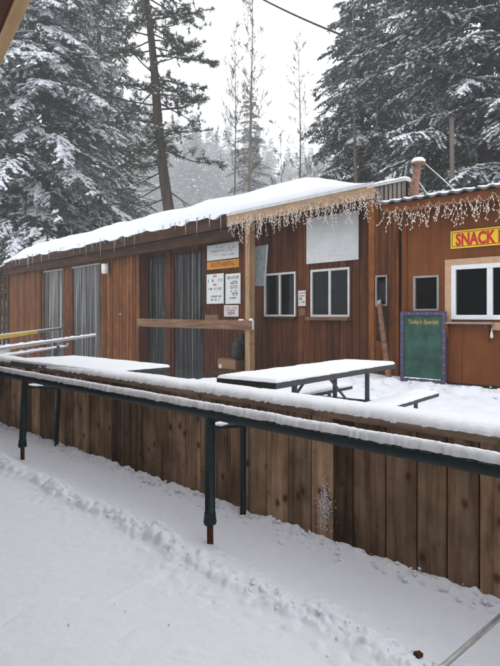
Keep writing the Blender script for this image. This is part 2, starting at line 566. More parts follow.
def clumps(P, D, a, b, c, g):
    """little snow pads: octahedra lying along D"""
    D = norm(D); S = norm(np.cross(D, np.array([0, 0, 1.0]))); U = norm(np.cross(S, D))
    j = lambda: g.uniform(.7, 1.25, (len(P), 1))
    V = np.stack([P + D * a[:, None] * j(), P - D * a[:, None] * j(), P + S * b[:, None] * j(), P - S * b[:, None] * j(),
                  P + U * c[:, None] * j(), P - U * c[:, None] * .35], 1)
    V = V + g.normal(0, 1, V.shape) * (b * .12)[:, None, None]
    Fc = (OCT_F[None] + (np.arange(len(P)) * 6)[:, None, None]).reshape(-1, 3)
    return V.reshape(-1, 3), Fc


def conifer_meshes(H, R, seed, zlo=.08, nb=150, tw=4.5, step=.10, card=.24, cw=.05, snow=.5, droop=.5, power=.75,
                   trunk_r=.3, mat='needles', ssize=.12, zdense=99, snow_drop=.03, sth=.36, sk=4.5):
    g = np.random.default_rng(seed)
    step *= .62
    P, D, Ln = [], [], []
    tr = MB()
    tr.tube([(0, 0, -.6), (g.normal(0, .05), g.normal(0, .05), H * .33), (g.normal(0, .08), g.normal(0, .08), H * .66), (0, 0, H)],
            [trunk_r * 1.15, trunk_r * .8, trunk_r * .42, .02], 9, .5)
    for i in range(nb):
        t = zlo + (1 - zlo) * ((i + g.random()) / nb) ** 1.05
        z = (t + g.normal(0, .012)) * H
        if t > .985: continue
        Lb = R * ((1 - t) ** power) * g.uniform(.5, 1.18) + .15
        az = i * 2.39996 + g.normal(0, .25)
        fw = np.array([math.cos(az), math.sin(az), 0]); sd = np.array([-fw[1], fw[0], 0])
        up0 = .35 * t + .02 + g.normal(0, .05); dr = droop * g.uniform(.75, 1.3)
        spine = lambda s: np.array([0, 0, z]) + fw * (Lb * s) + np.array([0, 0, Lb * (up0 * s - dr * s ** 1.7)]) + sd * (Lb * .06 * math.sin(3 * s + i))
        pts = [spine(s) for s in (0, .3, .6, .9)]
        tr.tube(pts, [max(.012, Lb * .013), max(.01, Lb * .009), max(.008, Lb * .006), .006], 4, .5, cap=False)
        npair = max(3, int(Lb * tw * (1 if z < zdense else .5)))
        for k in range(npair):
            s = .12 + .88 * (k + g.random()) / npair
            p = spine(s); tang = norm(spine(min(1, s + .03)) - spine(s - .03))
            for sg in (-1, 1):
                if g.random() < .1: continue
                l = (.40 * Lb * (1 - s) ** .8 + .22) * g.uniform(.6, 1.15)
                l = min(l, 1.5)
                d = norm(tang * g.uniform(.55, .95) + sd * sg * g.uniform(.5, 1.0) + np.array([0, 0, -g.uniform(-.15, .65)]))
                P.append(p); D.append(d); Ln.append(l)
        P.append(spine(.8)); D.append(norm(spine(1.0) - spine(.8))); Ln.append(Lb * .22 + .15)
    P = np.array(P); D = np.array(D); Ln = np.array(Ln)
    cnt = np.maximum(2, np.ceil(Ln / step).astype(int))
    idx = np.repeat(np.arange(len(P)), cnt)
    fr = (np.arange(len(idx)) - np.repeat(np.cumsum(cnt) - cnt, cnt) + g.random(len(idx)) * .6) / cnt[idx]
    Q = P[idx] + D[idx] * (Ln[idx] * fr)[:, None]
    Q[:, 2] -= .10 * (Ln[idx] * fr) ** 2
    side = norm(np.cross(D[idx], np.array([0, 0, 1.0])))
    sg = np.where(np.arange(len(idx)) % 2 == 0, 1.0, -1.0)[:, None]
    cd = norm(D[idx] * .8 + side * sg * g.uniform(.3, .9, (len(idx), 1)) + g.normal(0, .18, (len(idx), 3)) - np.array([0, 0, .12]))
    V, Fc = cards(Q, cd, card * g.uniform(.55, 1.2, len(idx)), cw * .52 * g.uniform(.6, 1.3, len(idx)), g)
    crown = np_mesh('crown', V, Fc, mat)
    # snow lies in patches on the upper side of the outer twigs
    nz = vnoise(Q[:, 0] * 1.1 + Q[:, 2] * .7, Q[:, 1] * 1.1 - Q[:, 2] * .9, seed)
    nz2 = vnoise(Q[:, 0] * 3.7 - Q[:, 2] * 2.1, Q[:, 1] * 3.7 + Q[:, 2] * 2.7, seed + 3)
    outer = np.clip(np.linalg.norm(Q[:, :2], axis=1) / (R * (1 - np.clip(Q[:, 2] / H, 0, 1)) ** power + .2), 0, 1)
    pr = snow * np.clip((nz * .62 + nz2 * .38 - sth) * sk, 0, 1) * (.3 + .7 * outer)
    sel = g.random(len(Q)) < pr
    Qs = Q[sel] + np.array([0, 0, snow_drop]); k = len(Qs)
    a = ssize * .72 * g.uniform(.4, 1.7, k)
    V, Fc = clumps(Qs, cd[sel] + g.normal(0, .15, (k, 3)), a, a * g.uniform(.4, .8, k), a * g.uniform(.25, .5, k), g)
    sn = np_mesh('snow_cover', V, Fc, 'treesnow', False)
    return tr, crown, sn


def ground_z(X, Y):
    X = np.asarray(X, float); Y = np.asarray(Y, float)
    dx, dy = X - BLD.o[0], Y - BLD.o[1]
    lx = dx * BLD.dx[0] + dy * BLD.dx[1]; ly = dx * BLD.dy[0] + dy * BLD.dy[1]
    r = np.hypot(X, Y)
    hill = .24 * np.maximum(0, r - 33) * sstep(33, 50, r)
    hill = np.where(Y < 0, hill * .3, hill)
    dip = -.95 * sstep(-2.6, -5.4, lx) * sstep(-9.5, -4.5, ly)
    rr2 = .10 * np.maximum(0, r - 120)
    hill = np.where(Y < 0, hill, hill - rr2 * .6)
    return hill + dip


def put_conifer(name, label, px, Y, geo, cat='tree', group=None, rz=0.0, s=1.0, lean=(0, 0), bark='spruce_bark', share=None):
    X = (px - CX) / F * Y
    z = float(ground_z(X, Y))
    t = thing(name, label, cat, W0, (X, Y, z), group)
    t.rotation_euler = (lean[0], lean[1], rz); t.scale = (s, s, s)
    ORG[t.name] = (0, 0, 0)
    if share is None:
        tr, crown, sn = geo
        a = obj('trunk', tr, bark, t)
        b = link_mesh('crown', crown, t); c = link_mesh('snow_cover', sn, t)
        return t, (a, b, c)
    for src in share:
        c = src.copy(); col.objects.link(c); c.parent = t
    return t, share


# ================================================================== SETTING: ground
def build_ground():
    rings = np.concatenate([np.array([.02]), np.geomspace(.3, 1.6, 25)[:-1], np.geomspace(1.6, 7.2, 430)[:-1],
                            np.geomspace(7.2, 34, 190)[:-1], np.geomspace(34, 520, 90)])
    a = np.radians(np.concatenate([np.linspace(-50, 50, 640), np.linspace(50, 310, 80)[1:-1]]))
    Rr, A = np.meshgrid(rings, a, indexing='ij')
    X = Rr * np.sin(A); Y = Rr * np.cos(A)
    Z = ground_z(X, Y)
    dx, dy = X - FEN.o[0], Y - FEN.o[1]
    lx = dx * FEN.dx[0] + dy * FEN.dx[1]; ly = dx * FEN.dy[0] + dy * FEN.dy[1]
    near = sstep(9.5, 6.0, Rr)
    wob = .05 * (vnoise(lx * 2.1, ly * 0 + 3, 4) - .5) + .03 * (vnoise(lx * 6, ly * 0 + 1, 5) - .5)
    d = ly + .66 + wob                                  # shovelled ridge 0.66 m in front of the fence
    cl = vnoise(lx * 15, ly * 15, 21) * .5 + vnoise(lx * 31, ly * 31, 22) * .4 + vnoise(lx * 62, ly * 62, 24) * .22 + vnoise(lx * 7, ly * 7, 23) * .4
    wl_ = lx + .02 * (vnoise(lx * 30, ly * 30, 81) - .5); wy_ = ly + .02 * (vnoise(lx * 30, ly * 30, 82) - .5)
    lump = domes(wl_ * 13, wy_ * 13, 91, .75) * .6 + domes(wl_ * 27, wy_ * 27, 95, .8) * .36 + domes(wl_ * 55, wy_ * 55, 99, .8) * .16
    ridge = np.exp(-(d / .082) ** 4) * lump * (.35 + .9 * vnoise(lx * 3.3, ly * 3.3, 83)) * .062 + .018 * np.exp(-(d / .13) ** 2)
    skirt = np.exp(-((d - .04) / .24) ** 2) * domes(wl_ * 21, wy_ * 21, 85, .22) * .016 + np.exp(-((ly + .03) / .05) ** 2) * lump * .02
    trough = -.03 * np.exp(-((ly + .36) / .14) ** 2)
    front = ly < -.005
    bank = .022 * np.exp(-((ly + .0) / .09) ** 2) * (.35 + 1.1 * vnoise(lx * 9, ly * 9, 31)) + .02 * np.exp(-(ly / .05) ** 2) * vnoise(lx * 27, ly * 27, 32)
    Z = Z + near * (ridge + skirt + trough + bank)
    Z = Z + near * np.where(ly < -.8, .006 * fbm(X * 3, Y * 3, 41, 5) + .0045 * fbm(X * 17, Y * 17, 42, 3), .006 * fbm(X * 9, Y * 9, 43, 4))
    # little pits and thrown crumbs in the smooth snow in front
    for k in range(26):
        cx, cy = rng.uniform(-2.2, .7), rng.uniform(1.7, 4.5)
        s = rng.uniform(.012, .03)
        Z = Z + rng.choice([-1, 1, 1]) * rng.uniform(.004, .012) * np.exp(-((X - cx) ** 2 + (Y - cy) ** 2) / s ** 2)
    # faint scrape marks
    for k in range(110):
        cx, cy, th = rng.uniform(-2.4, .6), rng.uniform(1.6, 4.6), rng.uniform(-.5, 1.3)
        u = (X - cx) * math.cos(th) + (Y - cy) * math.sin(th); v = -(X - cx) * math.sin(th) + (Y - cy) * math.cos(th)
        Z = Z - rng.choice([-1, 1]) * rng.uniform(.0015, .0045) * np.exp(-(u / rng.uniform(.05, .22)) ** 2 - (v / rng.uniform(.008, .02)) ** 2)
    # trodden, lumpy snow between the fence and the buildings
    yard = sstep(.1, .5, ly) * sstep(33, 20, Rr)
    Z = Z + yard * (.10 * fbm(X * 1.1, Y * 1.1, 51, 4) + .05 * np.clip(fbm(X * 5, Y * 5, 52, 4) * 2, -1, 1))
    sx, sy = X - SHK.o[0], Y - SHK.o[1]
    slx = sx * SHK.dx[0] + sy * SHK.dx[1]; sly = sx * SHK.dy[0] + sy * SHK.dy[1]
    heap = np.exp(-((sly + 1.0) / .55) ** 2) * sstep(-2.2, -.8, slx)
    Z = Z + heap * (.02 + .10 * domes(X * 3.6 + .2 * vnoise(X * 9, Y * 9, 3), Y * 3.6, 61, .7) + .06 * domes(X * 8 + .2 * vnoise(X * 20, Y * 20, 3), Y * 8, 65, .7))
    bx, by = X - BLD.o[0], Y - BLD.o[1]
    Z = Z + sstep(34, 60, Rr) * 1.2 * fbm(X * .08, Y * .08, 71, 4)
    n, m = X.shape
    V = np.dstack([X, Y, Z]).reshape(-1, 3)
    i = np.arange(n - 1)[:, None] * m; j = np.arange(m)[None]; j2 = (j + 1) % m
    Fc = np.stack([i + j, i + j2, i + m + j2, i + m + j], -1).reshape(-1, 4)[:, ::-1]
    me = np_mesh('snow_ground', V, Fc, 'ground_snow', True)
    o = bpy.data.objects.new('snow_ground', me); col.objects.link(o)
    tag(o, kind='structure')
    return o


build_ground()


def ico():
    t = (1 + 5 ** .5) / 2
    v = norm(np.array([(-1, t, 0), (1, t, 0), (-1, -t, 0), (1, -t, 0), (0, -1, t), (0, 1, t), (0, -1, -t), (0, 1, -t),
                       (t, 0, -1), (t, 0, 1), (-t, 0, -1), (-t, 0, 1)], float))
    f = [(0, 11, 5), (0, 5, 1), (0, 1, 7), (0, 7, 10), (0, 10, 11), (1, 5, 9), (5, 11, 4), (11, 10, 2), (10, 7, 6), (7, 1, 8),
         (3, 9, 4), (3, 4, 2), (3, 2, 6), (3, 6, 8), (3, 8, 9), (4, 9, 5), (2, 4, 11), (6, 2, 10), (8, 6, 7), (9, 8, 1)]
    vl = [tuple(x) for x in v]; nf = []; cache = {}
    def mid(a, b):
        k = (min(a, b), max(a, b))
        if k not in cache:
            m = norm((np.array(vl[a]) + np.array(vl[b])) / 2); vl.append(tuple(m)); cache[k] = len(vl) - 1
        return cache[k]
    for a, b, c in f:
        x, y, z = mid(a, b), mid(b, c), mid(c, a)
        nf += [(a, x, z), (b, y, x), (c, z, y), (x, y, z)]
    return np.array(vl), np.array(nf)


ICO_V, ICO_F = ico()


def lump_mesh(name, C, S, mat, g, rough=.26):
    n = len(C); nv = len(ICO_V)
    V = ICO_V[None] * S[:, None, :] * (1 + g.normal(0, rough, (n, nv, 1)) * .6)
    th = g.uniform(0, 2 * PI, n); c, s = np.cos(th), np.sin(th)
    x = V[:, :, 0] * c[:, None] - V[:, :, 1] * s[:, None]; y = V[:, :, 0] * s[:, None] + V[:, :, 1] * c[:, None]
    V = np.stack([x, y, V[:, :, 2]], -1) + C[:, None, :]
    Fc = (ICO_F[None] + (np.arange(n) * nv)[:, None, None]).reshape(-1, 3)
    return np_mesh(name, V.reshape(-1, 3), Fc, mat, True)


def build_clods():
    g = np.random.default_rng(5)
    C = []; S = []
    def put(lx, ly, s, zup):
        p = FEN.world(lx, ly)
        C.append((p.x, p.y, zup)); S.append((s * g.uniform(.8, 1.4), s * g.uniform(.7, 1.1), s * g.uniform(.6, .9)))
    for k in range(380):
        lx = g.uniform(-6.3, .3)
        wob = .05 * (float(vnoise(lx * 2.1, 3, 4)) - .5) + .03 * (float(vnoise(lx * 6, 1, 5)) - .5)
        d = g.normal(0, .045 if k % 4 else .08)
        s = .004 + .0135 * g.random() ** 2.2 * (1 if abs(d) < .09 else .5)
        put(lx, -.66 - wob + d, s, .034 * math.exp(-(d / .09) ** 2) * g.uniform(.6, 1.15) + s * .1)
    for k in range(500):                                     # crumbs along the foot of the planks
        lx = g.uniform(-6.3, .4); d = abs(g.normal(0, .05)); s = .003 + .011 * g.random() ** 2
        put(lx, -.02 - d, s, .05 * math.exp(-(d / .08) ** 2) * g.uniform(.5, 1.2))
    for k in range(9):
        put(g.uniform(-4, .0), -.66 - g.uniform(.15, .9), g.uniform(.004, .009), .002)
    o = bpy.data.objects.new('snow_clods', lump_mesh('snow_clods', np.array(C), np.array(S), 'ground_snow', g)); col.objects.link(o)
    tag(o, 'crumbled clods of shovelled snow in a line along the foot of the board fence', 'snow', kind='stuff')
    # heap in front of the shack
    C, S = [], []
    for k in range(260):
        lx = g.uniform(-2.2, 6); ly = -1.0 + g.normal(0, .42); s = .01 + .025 * g.random() ** 2
        p = SHK.world(lx, min(ly, -.12))
        C.append((p.x, p.y, .05 + .05 * g.random() * math.exp(-((ly + 1) / .5) ** 2))); S.append((s * 1.3, s, s * .75))
    o = bpy.data.objects.new('snow_heap', lump_mesh('snow_heap', np.array(C), np.array(S), 'ground_snow', g)); col.objects.link(o)
    tag(o, 'lumpy pushed-up snow lying in front of the snack shack', 'snow', kind='stuff')


build_clods()

# ================================================================== FENCE AND PIPE RAILING
ft = .775                                   # top of the cap board, bottom of its snow
fx0, fx1 = FEN.x(-60), 2.2
fence = thing('board_fence', 'low fence of weathered vertical planks with a snow covered cap board', 'fence', FEN, (fx1, 0, 0))
mb = siding(fx0, fx1, 0, .028, -.12, ft - .0385, .175, (), .009, .22, 3)
nb_ = MB(); x = fx0
gr = random.Random(4)
while x < fx1:
    for z in (ft - .075, ft - .10, .20):
        xx = x + gr.uniform(.03, .14)
        nb_.box(xx - .0032, xx + .0032, -.0025, .001, z - .0032 + gr.uniform(-.01, .01), z + .0032)
    x += .175
mb.v += []
o_ = len(mb.v); mb.v += nb_.v; mb.f += [tuple(i + o_ for i in f) for f in nb_.f]; mb.bv += nb_.bv; mb.mi += [1] * len(nb_.f); mb.sm += nb_.sm
obj('plank_panel', mb, ['fence', 'rust'], fence, bevel=.003)
obj('backing_board', MB().box(fx0, fx1, .032, .05, -.1, ft - .05), 'dark_wood', fence)
obj('cap_board', MB().box(fx0, fx1, -.035, .21, ft - .038, ft, .3), 'cap', fence, bevel=.005)
obj('snow_cover', snow_slab(fx0, fx1, -.03, .2, ft, .05, 900, 17, .16, 3.6, .004, 3, edge=.010, nsc=3), 'snow', fence)
g = np.random.default_rng(8)
C = []; S = []
fpx = FEN.x(325)
for k in range(650):
    zz = min(.42, max(.08, g.normal(.22, .07))); C.append((fpx - ORG[fence.name][0] + g.normal(0, .016 + .012 * (zz < .3)), .0005, zz)); s = .0008 + .0024 * g.random() ** 2; S.append((s, s * .6, s * 1.3))
sp = link_mesh('snow_patch', lump_mesh('snow_patch', np.array(C), np.array(S), 'ground_snow', g), fence)
tag(sp, 'snow splash sticking to the planks', kind='stuff')

RY = -.45                                     # railing stands 0.45 m in front of the planks
rz_top = .778
rx0, rx1 = FEN.x(-40, RY), 1.6
rail = thing('pipe_railing', 'dark green pipe railing with snow on it in front of the plank fence', 'railing', FEN, (0, RY, 0))
rr = .033
obj('rail', MB().tube([(rx0, RY, rz_top - rr), (rx1, RY, rz_top - rr)], rr, 16), 'green_pipe', rail)
obj('snow_cover', snow_slab(rx0, rx1, RY - .026, RY + .026, rz_top - .006, .036, 1500, 15, .14, 2.4, .002, 12, edge=.009, nsc=5), 'snow', rail)
span = FEN.x(210, RY) - FEN.x(25, RY)
for i, (px, lean) in enumerate(((25, -.06), (210, 0), (None, .02))):
    x = FEN.x(px, RY) if px else FEN.x(210, RY) + span
    lb = x + lean
    mbp = MB().tube([(x, RY, rz_top - rr), (lb, RY, .12)], .031, 14)
    post = obj('post', mbp, 'green_pipe', rail)
    obj('sleeve', MB().tube([(lb - lean * .06, RY, .165), (lb, RY, .13), (lb, RY, .112), (lb + .002, RY, .095)], [.034, .037, .04, .034], 14), 'green_pipe', post)
    obj('foot', MB().tube([(lb, RY, .11), (lb + .004, RY, -.1)], .019, 10), 'rust', post)
    xr = x + (FEN.x(243, -.05) - FEN.x(210, RY)); ry = -.05
    obj('rear_post', MB().tube([(xr, ry, ft - .055), (xr + lean * 1.2, ry, -.08)], .02, 10), 'green_pipe', rail)
    bar = obj('cross_bar', MB().tube([(x, RY, .665), (xr, ry, .60)], .013, 8), 'green_pipe', rail)
    obj('bar_snow', MB().tube([Vector((x, RY, .665 + .014)).lerp(Vector((xr, ry, .614)), k) for k in (.09, .28, .5)], [.010, .017, .006], 8), 'snow', bar)

# bottom right: a steel rod lying in the snow, and a short wooden stake
p0 = at(446, 664, 2.14); p1 = at(540, 582, 2.22)
d = (p1 - p0).normalized()
q = MB().tube([p0 - d * .15, p1], .0105, 10)
o = obj('steel_rod', q, 'steel', org=tuple(p0)); tag(o, 'grey steel rod poking out of the snow in the bottom right corner', 'rod')
p = at(417, 664, 2.2)
q = MB().box(p.x - .016, p.x + .016, p.y - .012, p.y + .012, -.06, .035, .3)
o = obj('wooden_stake', q, 'dark_wood', org=(p.x, p.y, 0), bevel=.003); o.rotation_euler = (.1, .15, .5)
tag(o, 'short brown wooden stake stump sticking up from the snow beside the steel rod', 'stake')

# ================================================================== SHELTER ROOF OVER THE VIEWER
a = Vector((-1.05, 2.77)); e = Vector((math.sin(math.radians(32.5)), -math.cos(math.radians(32.5))))


class SH:
    rz = math.atan2(e.y, e.x)
    def world(s, x, y, z=0.0):
        n = Vector((-e.y, e.x)); q = a + e * x + n * y
        return Vector((q.x, q.y, z))


SHE = SH()
sh = thing('shelter_roof', 'shelter roof edge of tan board and brown soffit hanging into the upper left corner', 'roof', SHE, (0, -2, 0))
zb = 2.83
obj('fascia', MB().box(-13, 13, -.07, 0, zb, zb + .24, .5), 'shelter', sh, bevel=.004)  # roof stretched well past the view at both ends to shade the foreground
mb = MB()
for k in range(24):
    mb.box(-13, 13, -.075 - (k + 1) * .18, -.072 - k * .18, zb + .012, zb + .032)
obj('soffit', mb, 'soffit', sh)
obj('roof_deck', MB().hexa([(-13, 0.05, zb + .25), (13, .05, zb + .25), (13, -4.6, zb + .9), (-13, -4.6, zb + .9)],
                           [(-13, 0.05, zb + .3), (13, .05, zb + .3), (13, -4.6, zb + .95), (-13, -4.6, zb + .95)]), 'roofing', sh)
obj('back_wall', MB().box(-13, 13, -4.5, -4.4, -.1, zb + .6), 'red_siding', sh)
for x in (-7.5, 6.5):
    obj('post', MB().box(x - .07, x + .07, -.25, -.11, -.1, zb + .05), 'new_post', sh)

# ================================================================== PICNIC TABLES


class TF:
    def __init__(s, x, y, ang): s.x0, s.y0, s.rz = x, y, ang
    def world(s, x, y, z=0.0):
        c, n = math.cos(s.rz), math.sin(s.rz)
        return Vector((s.x0 + c * x - n * y, s.y0 + n * x + c * y, z))


def picnic(label, frame, Lt, Wt, zt, bench_shift, near_off, seed, sides=(-1, 1)):
    t = thing('picnic_table', label, 'table', frame, (0, 0, 0), 'snow covered picnic tables')
    obj('tabletop', MB().box(0, Lt, 0, Wt, zt - .075, zt - .022, .5), 'table', t, bevel=.004)
    obj('snow_cover', snow_slab(0, Lt, 0, Wt, zt - .022, .026, 90, 40, .2, 60, .000, seed, edge=.004), 'snow', t)
    for s, y0 in ((-1, -near_off - .27), (1, Wt + near_off)):
        if s not in sides: continue
        b = obj('bench', MB().box(bench_shift, bench_shift + Lt, y0, y0 + .27, .405, .445, .5), 'table', t, bevel=.004)
        obj('bench_snow', snow_slab(bench_shift, bench_shift + Lt, y0, y0 + .27, .445, .026, 90, 20, .25, 30, .0, seed + s, edge=.004), 'snow', b)
        for x in (.5, Lt - .35):
            obj('bench_leg', MB().tube([(bench_shift + x, y0 + .13, .41), (bench_shift + x, y0 + .13, -.25)], .024, 8), 'table_leg', b)
    for x in (.45, Lt - .45):
        for y in (.12, Wt - .12):
            obj('leg', MB().tube([(x, y, zt - .07), (x, y, -.3)], .026, 8), 'table_leg', t)
        obj('cross_beam', MB().bar((x, (-near_off - .1) if -1 in sides else .1, .39), (x, (Wt + near_off + .1) if 1 in sides else Wt - .1, .39), .05, .05), 'table_leg', t)
    for x, s in ((.47, 1), (Lt - .47, -1)):
        obj('brace', MB().tube([(x, Wt / 2, .36), (x + s * .5, Wt / 2, zt - .08)], .014, 6), 'table_leg', t)
    return t


T2 = TF(.206, 4.606, .907)
picnic('long snow covered picnic table standing between the fence and the white windows', T2, 2.29, .63, .80, .36, .09, 31)
# the left table runs along the fence
pr = at(172, 364, 5.83); pn = at(137, 372, 5.06)
ang = math.atan2(1.12, -1.15)
NEARS = (-1,)
T1 = TF(-.80, 5.80, ang)
picnic('snow covered picnic table close behind the left part of the fence', T1, 1.9, .80, .82, -.1, .12, 47, NEARS)

# ================================================================== HANDRAILS ON THE LEFT
h = thing('queue_handrail', 'grey two bar pipe handrail with snow leading to the building door on the left', 'railing', W0, (-3.3, 9.7, 0))
obj('rail', MB().tube([(-3.22, 7.15, .885), (-3.33, 12.4, .885)], .026, 10), 'steel', h)
obj('rail', MB().tube([(-3.22, 7.2, .79), (-3.3, 10.4, .765), (-3.32, 10.5, .80)], .02, 10), 'steel', h)
mb = MB()
for x0, x1, y0, y1, z in ((-3.22, -3.33, 7.15, 12.4, .905), (-3.22, -3.29, 7.2, 10.2, .80)):
    P = []
    ys = np.linspace(y0, y1, 120); k = (ys - y0) / (y1 - y0); xs = x0 + (x1 - x0) * k
    hh = .012 + .018 * vnoise(ys * 6, ys * 0, 3)
    Pg = np.stack([np.stack([xs - .022, ys, ys * 0 + z - (.025 * k if z < .85 else 0) - .006], -1), np.stack([xs - .012, ys, z - (.025 * k if z < .85 else 0) + hh * .8], -1),
                   np.stack([xs, ys, z - (.025 * k if z < .85 else 0) + hh], -1), np.stack([xs + .012, ys, z - (.025 * k if z < .85 else 0) + hh * .8], -1), np.stack([xs + .022, ys, ys * 0 + z - (.025 * k if z < .85 else 0) - .006], -1)])
    mb.grid(Pg, flip=True)
obj('snow_cover', mb, 'snow', h)
for x, y in ((-3.25, 7.3), (-3.3, 9.75), (-3.24, 9.75), (-3.33, 12.3)):
    obj('post', MB().tube([(x, y, .88 if x != -3.24 else .8), (x, y, -.3)], .026, 8), 'table_leg', h)
dd = .62
A0 = Vector((-11.36 * dd, dd * 577 / 22, EYE - dd)); A1 = Vector((-14.0 * dd, dd * 577 / 13.5, EYE - dd))
h = thing('yellow_handrail', 'handrail with yellow painted end and grey pipe on the far left', 'railing', W0, tuple(A0.xy) + (0,))
mid = A0.lerp(A1, .47)
obj('yellow_rail', MB().tube([A0 + (A0 - A1) * .3, mid], .06, 10), 'yellow_pipe', h)
obj('rail', MB().tube([mid, A1], .045, 10), 'steel', h)
obj('snow_cover', MB().tube([A0 + Vector((0, 0, .055)), mid + Vector((0, 0, .05)), A1 + Vector((0, 0, .045))], [.03, .03, .025], 8), 'snow', h)
for k in (.35, .97):
    q = A0.lerp(A1, k); obj('post', MB().tube([q, (q.x, q.y, -.4)], .05, 8), 'table_leg', h)

# ================================================================== RENTAL BUILDING (long brown building)
bx = BLD.x
LW, RW = .35, .75                              # wall planes: left part, recessed porch part
xl = bx(9.5, LW)                               # left end
xs = bx(139, LW)                               # end of the left wall
xr = bx(370, 0)                                # right section begins
xe = bx(399, 0)                                # right end of the building
xj = bx(228, 0)                                # joint between old and new fascia
zt_l, zt = 4.30, 4.24                          # eave top
zf = 3.90
xle = bx(5, 0)
bld = thing('rental_building', 'long low brown board building with a thick layer of snow on its roof', 'building', BLD, (-6, 2, 0))

# --- openings
hp1 = (bx(43.5, LW), bx(63, LW)); hp2 = (bx(72, LW), bx(100, LW))
holes_l = [(hp1[0], hp1[1], -1.2, 3.45), (hp2[0], hp2[1], -1.2, 3.45)]
wl = siding(xl, xs, LW, LW + .03, -1.2, 3.55, .26, holes_l, .035, .1, 5)
obj('left_wall', wl, 'lit_orange_siding', bld, bevel=.003)
obj('backing_wall', siding(xl, xs, LW + .034, LW + .06, -1.2, 3.55, 50, holes_l, 0, 0, 5), 'dark_wood', bld)
obj('jamb_wall', MB().box(xs - .03, xs + .001, LW + .061, RW - .002, -1.2, 3.9), 'red_siding', bld)
hs1 = (bx(143, RW), bx(165, RW)); hs2 = (bx(173, RW), bx(204, RW))
w1 = (bx(264.6, RW), bx(296, RW)); w2 = (bx(311, RW), bx(350, RW))
z1 = (BLD.z(280, 316.6, RW), BLD.z(280, 272.8, RW)); z2 = (BLD.z(330, 317, RW), BLD.z(330, 268.5, RW))
holes_r = [(hs1[0], hs1[1], -1.2, 3.5), (hs2[0], hs2[1], -1.2, 3.5), (w1[0], w1[1], *z1), (w2[0], w2[1], *z2)]
obj('porch_wall', siding(xs, xr + .3, RW, RW + .03, -1.2, 4.1, .21, holes_r, .014, .1, 6), 'red_siding', bld, bevel=.003)
obj('porch_backing', siding(xs, xr + .3, RW + .034, RW + .06, -1.2, 4.1, 50, holes_r, 0, 0, 6), 'dark_wood', bld)
# right section, flush with the fascia, with a tall narrow window
wr = (bx(376, 0), bx(387.7, 0)); zr = (BLD.z(382, 306, 0), BLD.z(382, 275.3, 0))
pr_ = (bx(376, 0), bx(387.5, 0)); zp = (BLD.z(382, 341, 0), BLD.z(382, 308, 0))
obj('right_wall', siding(xr, xe, 0, .03, -1.2, 3.74, .24, [(*wr, *zr), (*pr_, *zp)], .012, .1, 8), 'lit_orange_siding', bld, bevel=.003)
obj('right_backing', siding(xr, xe, .034, .05, -1.2, 3.74, 50, [(*wr, *zr)], 0, 0, 8), 'dark_wood', bld)
obj('side_wall', MB().box(xe - .03, xe, .051, 6.0, -1.2, 3.74), 'dark_wood', bld)
obj('side_panel', MB().box(xr, xr + .03, .051, RW - .003, -1.2, 3.74), 'red_siding', bld)
obj('corner_post', MB().box(xe - .11, xe + .01, -.025, .0, -1.2, 3.74, .9), 'lit_orange_siding', bld, bevel=.004)
obj('corner_post', MB().box(xr - .02, xr + .14, -.025, .0, -1.2, 3.9, .95), 'lit_orange_siding', bld, bevel=.004)
obj('dark_panel', MB().box(pr_[0] + .01, pr_[1] - .01, .005, .02, zp[0], zp[1] - .04), 'dark_wood', bld)
# slatted panel above the right section
sx0, sx1 = bx(372, 0), bx(406, 0)
mb = MB(); n = 8
for k in range(n):
    x = sx0 + (sx1 - sx0) * (k + .1) / n
    mb.box(x, x + (sx1 - sx0) / n * .66, 0, .025, 3.75, 4.14)
obj('slat_panel', mb, 'pole', bld)
obj('slat_backing', MB().box(sx0, sx1, .07, .09, 3.75, 4.14), 'dark_wood', bld)
cap = obj('slat_cap', MB().box(sx0 - .1, sx1 + .02, -.05, .16, 4.142, 4.2), 'metal_edge', bld)
obj('cap_snow', snow_slab(sx0 - .1, sx1 + .02, -.05, .16, 4.2, .05, 40, 9, .3, 4, .01, 4), 'snow', cap)
# interior, floor
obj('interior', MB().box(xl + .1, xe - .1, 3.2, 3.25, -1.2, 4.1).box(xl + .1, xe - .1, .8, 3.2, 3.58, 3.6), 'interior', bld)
obj('porch_floor', MB().box(bx(207, 0), xr, .12, RW - .003, -1.2, -.30), 'dark_wood', bld)
obj('end_wall', MB().box(xl - .02, xl + .02, LW + .06, 6.0, -1.2, 3.55), 'red_siding', bld)
obj('rear_wall', MB().box(xl, xe, 5.97, 6.03, -1.2, 3.9), 'red_siding', bld)


# --- plastic strip curtains
def strips(x0, x1, y, z0, z1, seed):
    r = random.Random(seed)
    n = 90; xs_ = np.linspace(x0, x1, n)
    ph = np.cumsum(np.array([r.uniform(.2, .9) for _ in range(n)]))
    yy = y + .02 * np.sin(ph * 1.1) + .012 * np.sin(ph * 2.7)
    zz = np.linspace(z0, z1, 5)
    P = np.stack([np.stack([xs_ + .015 * math.sin(z_ * 2), yy + .008 * np.sin(z_ * 3 + ph), xs_ * 0 + z_], -1) for z_ in zz])
    return MB().grid(P)


